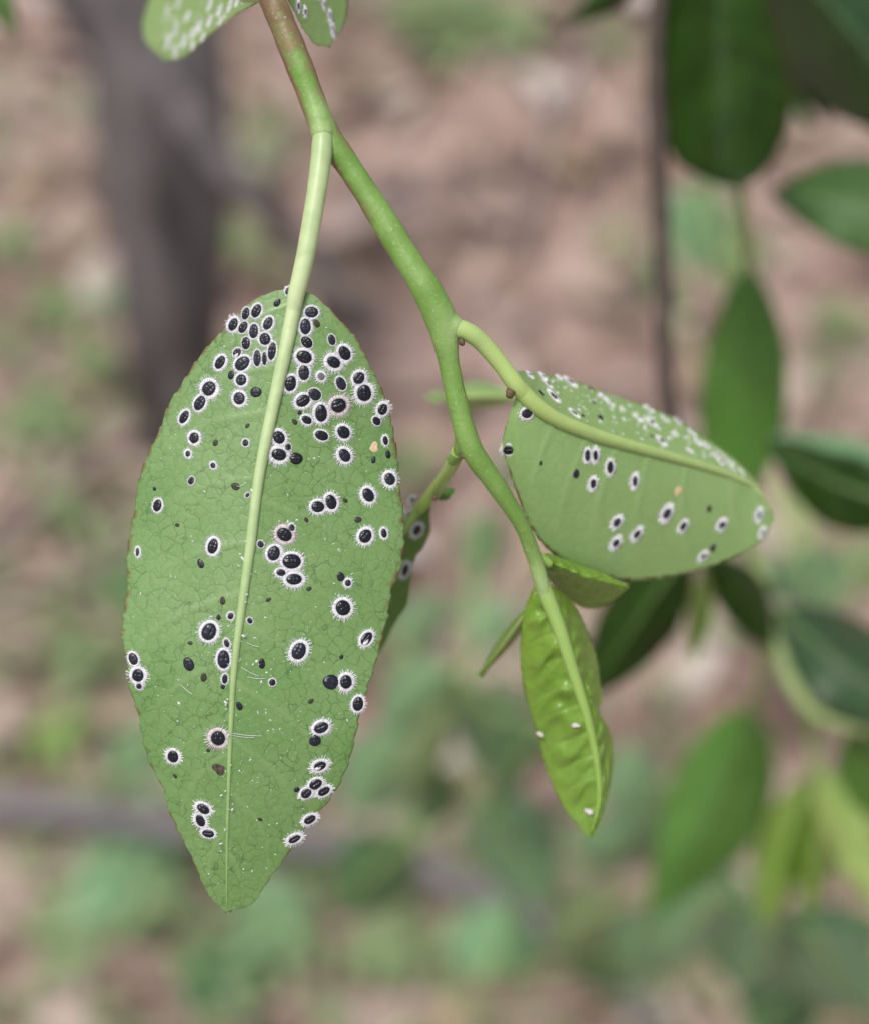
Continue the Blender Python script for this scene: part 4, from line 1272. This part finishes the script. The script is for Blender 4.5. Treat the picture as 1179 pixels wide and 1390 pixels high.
def weed(px, py, size, n, mat, label, seed, tall=.5):
    rg = np.random.default_rng(seed)
    g = G(px, py)
    e = empty('weed', g)
    k = np.linalg.norm(g - CAMP) / FPX
    tag(e, label, 'weed', 'weeds on the reddish soil')
    A = Acc()
    R0 = size * .5 * k
    for i in range(n):
        a = 6.28 * (i + rg.uniform(-.3, .3)) / n
        L = R0 * rg.uniform(.7, 1.2); w = L * rg.uniform(.28, .42); el = rg.uniform(.2, .9) * tall
        h0 = rg.uniform(0, .5) * R0 * tall
        u = np.linspace(0, 1, 7); ww = np.sin(math.pi * u ** .8) ** .8 * w
        dx, dy = math.cos(a), math.sin(a)
        V = []
        for s in (-1, 0, 1):
            r = L * u
            z = h0 + r * math.sin(el) - .35 * r ** 2 / L + abs(s) * ww * .25 + .004
            V.append(np.stack([g[0] + r * dx - s * ww * dy, g[1] + r * dy + s * ww * dx, g[2] + z], 1))
        V = np.vstack(V)
        F = [(q * 7 + i2, q * 7 + i2 + 1, q * 7 + 8 + i2, q * 7 + 7 + i2) for q in range(2) for i2 in range(6)]
        link('leaf', V, F, mat, e)
    P = np.array([g + np.array([0, 0, -.03]), g + np.array([0, 0, .0]), g + np.array([.002, 0, R0 * tall * .6 + .004])])
    V, F = tube_geo(P, [.0018, .0016, .001], 6)
    link('stem', V, F, PALESTEM, e)


WEEDS = [(75, 425, 95, 6, WEED, 'pale green weed rosette in front of the grey trunk foot'), (165, 415, 90, 5, TEAL, 'blue-green weed against the trunk side'),
         (55, 575, 120, 7, WEED, 'wide pale weed before the long pale stick'), (130, 500, 90, 5, WEED, 'yellowish weed between trunk foot and pale stick'),
         (180, 800, 130, 6, TEALD, 'blue-green weed beside the big leaf margin'), (90, 690, 90, 5, WEED, 'small weed just beyond the pale stick'),
         (85, 1010, 90, 5, WEEDY, 'bright yellow-green weed above the grey fallen stick'), (180, 1040, 110, 6, TEAL, 'pale weed touching the grey fallen stick'),
         (110, 900, 100, 5, WEED, 'faint green weed between pale stick and grey stick'), (180, 1200, 170, 8, TEAL, 'bushy green weed below the grey fallen stick'),
         (90, 1280, 120, 6, WEED, 'green weed low in the litter below the sticks'), (370, 1250, 140, 7, TEAL, 'green weed under the tip of the big leaf'),
         (420, 1170, 90, 5, WEED, 'yellowish weed behind the big leaf tip'), (300, 1330, 130, 6, TEALD, 'dark weed beyond the big leaf tip'),
         (330, 330, 90, 6, WEEDY, 'yellow-green weed growing at the trunk side'), (370, 190, 80, 5, WEED, 'small yellowish weed behind the leaf stalk'),
         (600, 30, 170, 9, WEED, 'leafy green weed on bare soil beyond the stem'), (690, 45, 110, 6, WEED, 'pale weed beside the leafy one on bare soil'),
         (830, 60, 70, 5, WEED, 'tiny weed near the small dark leaf tip'), (1130, 440, 100, 5, WEED, 'pale weed beyond the dark branch leaves'),
         (560, 640, 90, 5, WEED, 'olive weed behind the forked stem'), (660, 850, 110, 6, TEAL, 'grey-green weed behind the narrow young leaf'),
         (820, 330, 60, 4, WEED, 'little sprout on bare soil beside the brown stem'), (520, 1310, 120, 6, WEED, 'weed at the end of the grey fallen stick'),
         (20, 330, 80, 5, WEED, 'sparse weed on soil beyond the trunk'), (700, 640, 80, 5, TEALD, 'grey-green weed behind the stem below the fork'),
         (1010, 840, 90, 5, WEED, 'weed on the soil under the branch stalk')]
for i, (x, y, s, n, m, lab) in enumerate(WEEDS):
    weed(x, y, s, n, m, lab, 200 + i)


# ------------------------------------------------------------------ trunk and sticks
def ribbed_tube(rows3, radii, seg, seed, amp):
    V, F = tube_geo(rows3, radii, seg)
    rg = np.random.default_rng(seed)
    ph = rg.uniform(0, 6.28, 5)
    n = len(rows3)
    for i in range(n):
        for j in range(seg):
            a = 2 * math.pi * j / seg
            f = 1 + amp * (math.sin(3 * a + ph[0] + i * .12) + .7 * math.sin(5 * a + ph[1] - i * .2) + .5 * math.sin(9 * a + ph[2] + i * .31))
            V[i * seg + j] = rows3[i] + (V[i * seg + j] - rows3[i]) * f
    return V, F


tree = empty('tree', G(240, 560))
tag(tree, 'blurred grey-brown tree trunk with a slanting side limb', 'tree')
g0 = G(240, 560)
ta = spline([tuple(g0 + np.array([.0, .0, -.05])), tuple(g0 + np.array([0, 0, .02])), tuple(U(232, 420, 1.27)), tuple(U(222, 260, 1.2)), tuple(U(205, 100, 1.15)), tuple(U(185, -60, 1.12)),
             tuple(U(160, -320, 1.08)), tuple(U(150, -700, 1.05))], 60)
V, F = ribbed_tube(ta, np.interp(np.linspace(0, 1, 60), [0, .06, .25, .6, 1], [.045, .034, .036, .044, .036]), 26, 3, .045)
link('trunk', V, F, BARK, tree)
for rows, r0, r1 in (([(262, 560, 1.33), (272, 430, 1.25), (278, 300, 1.19), (280, 150, 1.14), (268, 0, 1.1), (262, -200, 1.06)], .019, .016),
                     ([(195, 60, 1.13), (260, 170, 1.09), (340, 260, 1.10), (420, 350, 1.14), (500, 450, 1.2)], .010, .008),
                     ([(205, 150, 1.16), (140, 60, 1.13), (90, -20, 1.1), (40, -140, 1.08)], .018, .013),
                     ([(215, 200, 1.17), (270, 60, 1.13), (290, -60, 1.1), (300, -200, 1.08)], .017, .013)):
    Q = spline([tuple(U(*r)) for r in rows], 24)
    V, F = ribbed_tube(Q, np.linspace(r0, r1, 24), 14, int(r0 * 1e4), .05)
    link('limb', V, F, BARK, tree)


def stick(name, pxs, r0, r1, mat, label, lift):
    P = [G(x, y, lf) for (x, y), lf in zip(pxs, lift)]
    Q = spline([tuple(p) for p in P], 40)
    V, F = ribbed_tube(Q, np.linspace(r0, r1, 40), 12, int(r0 * 1e5), .05)
    o = link(name, V, F, mat, origin=P[0])
    tag(o, label, 'stick')


stick('fallen_stick', [(-120, 1085), (60, 1098), (250, 1122), (430, 1142), (560, 1172), (700, 1240), (820, 1330), (900, 1400)], .0105, .008, STICK,
      'long bent grey stick lying behind the big leaf tip', [.012, .03, .05, .05, .04, .03, .015, .006])
stick('fallen_stick', [(-120, 830), (40, 700), (170, 590), (300, 470)], .007, .005, STICKP, 'straight pale stick slanting towards the trunk foot', [.006, .012, .012, .008])
stick('fallen_stick', [(-100, 860), (60, 790), (200, 745)], .005, .004, STICKP, 'short thin pale stick below the straight one', [.005, .01, .008])
stick('fallen_stick', [(800, 40), (750, 150), (735, 230), (690, 340)], .006, .004, STICKP, 'thin stick on bare soil between forked stem and brown stem', [.004, .008, .006, .004])
stick('fallen_stick', [(480, 275), (570, 262), (640, 240)], .006, .004, STICK, 'dark short stick behind the green stem', [.004, .006, .004])
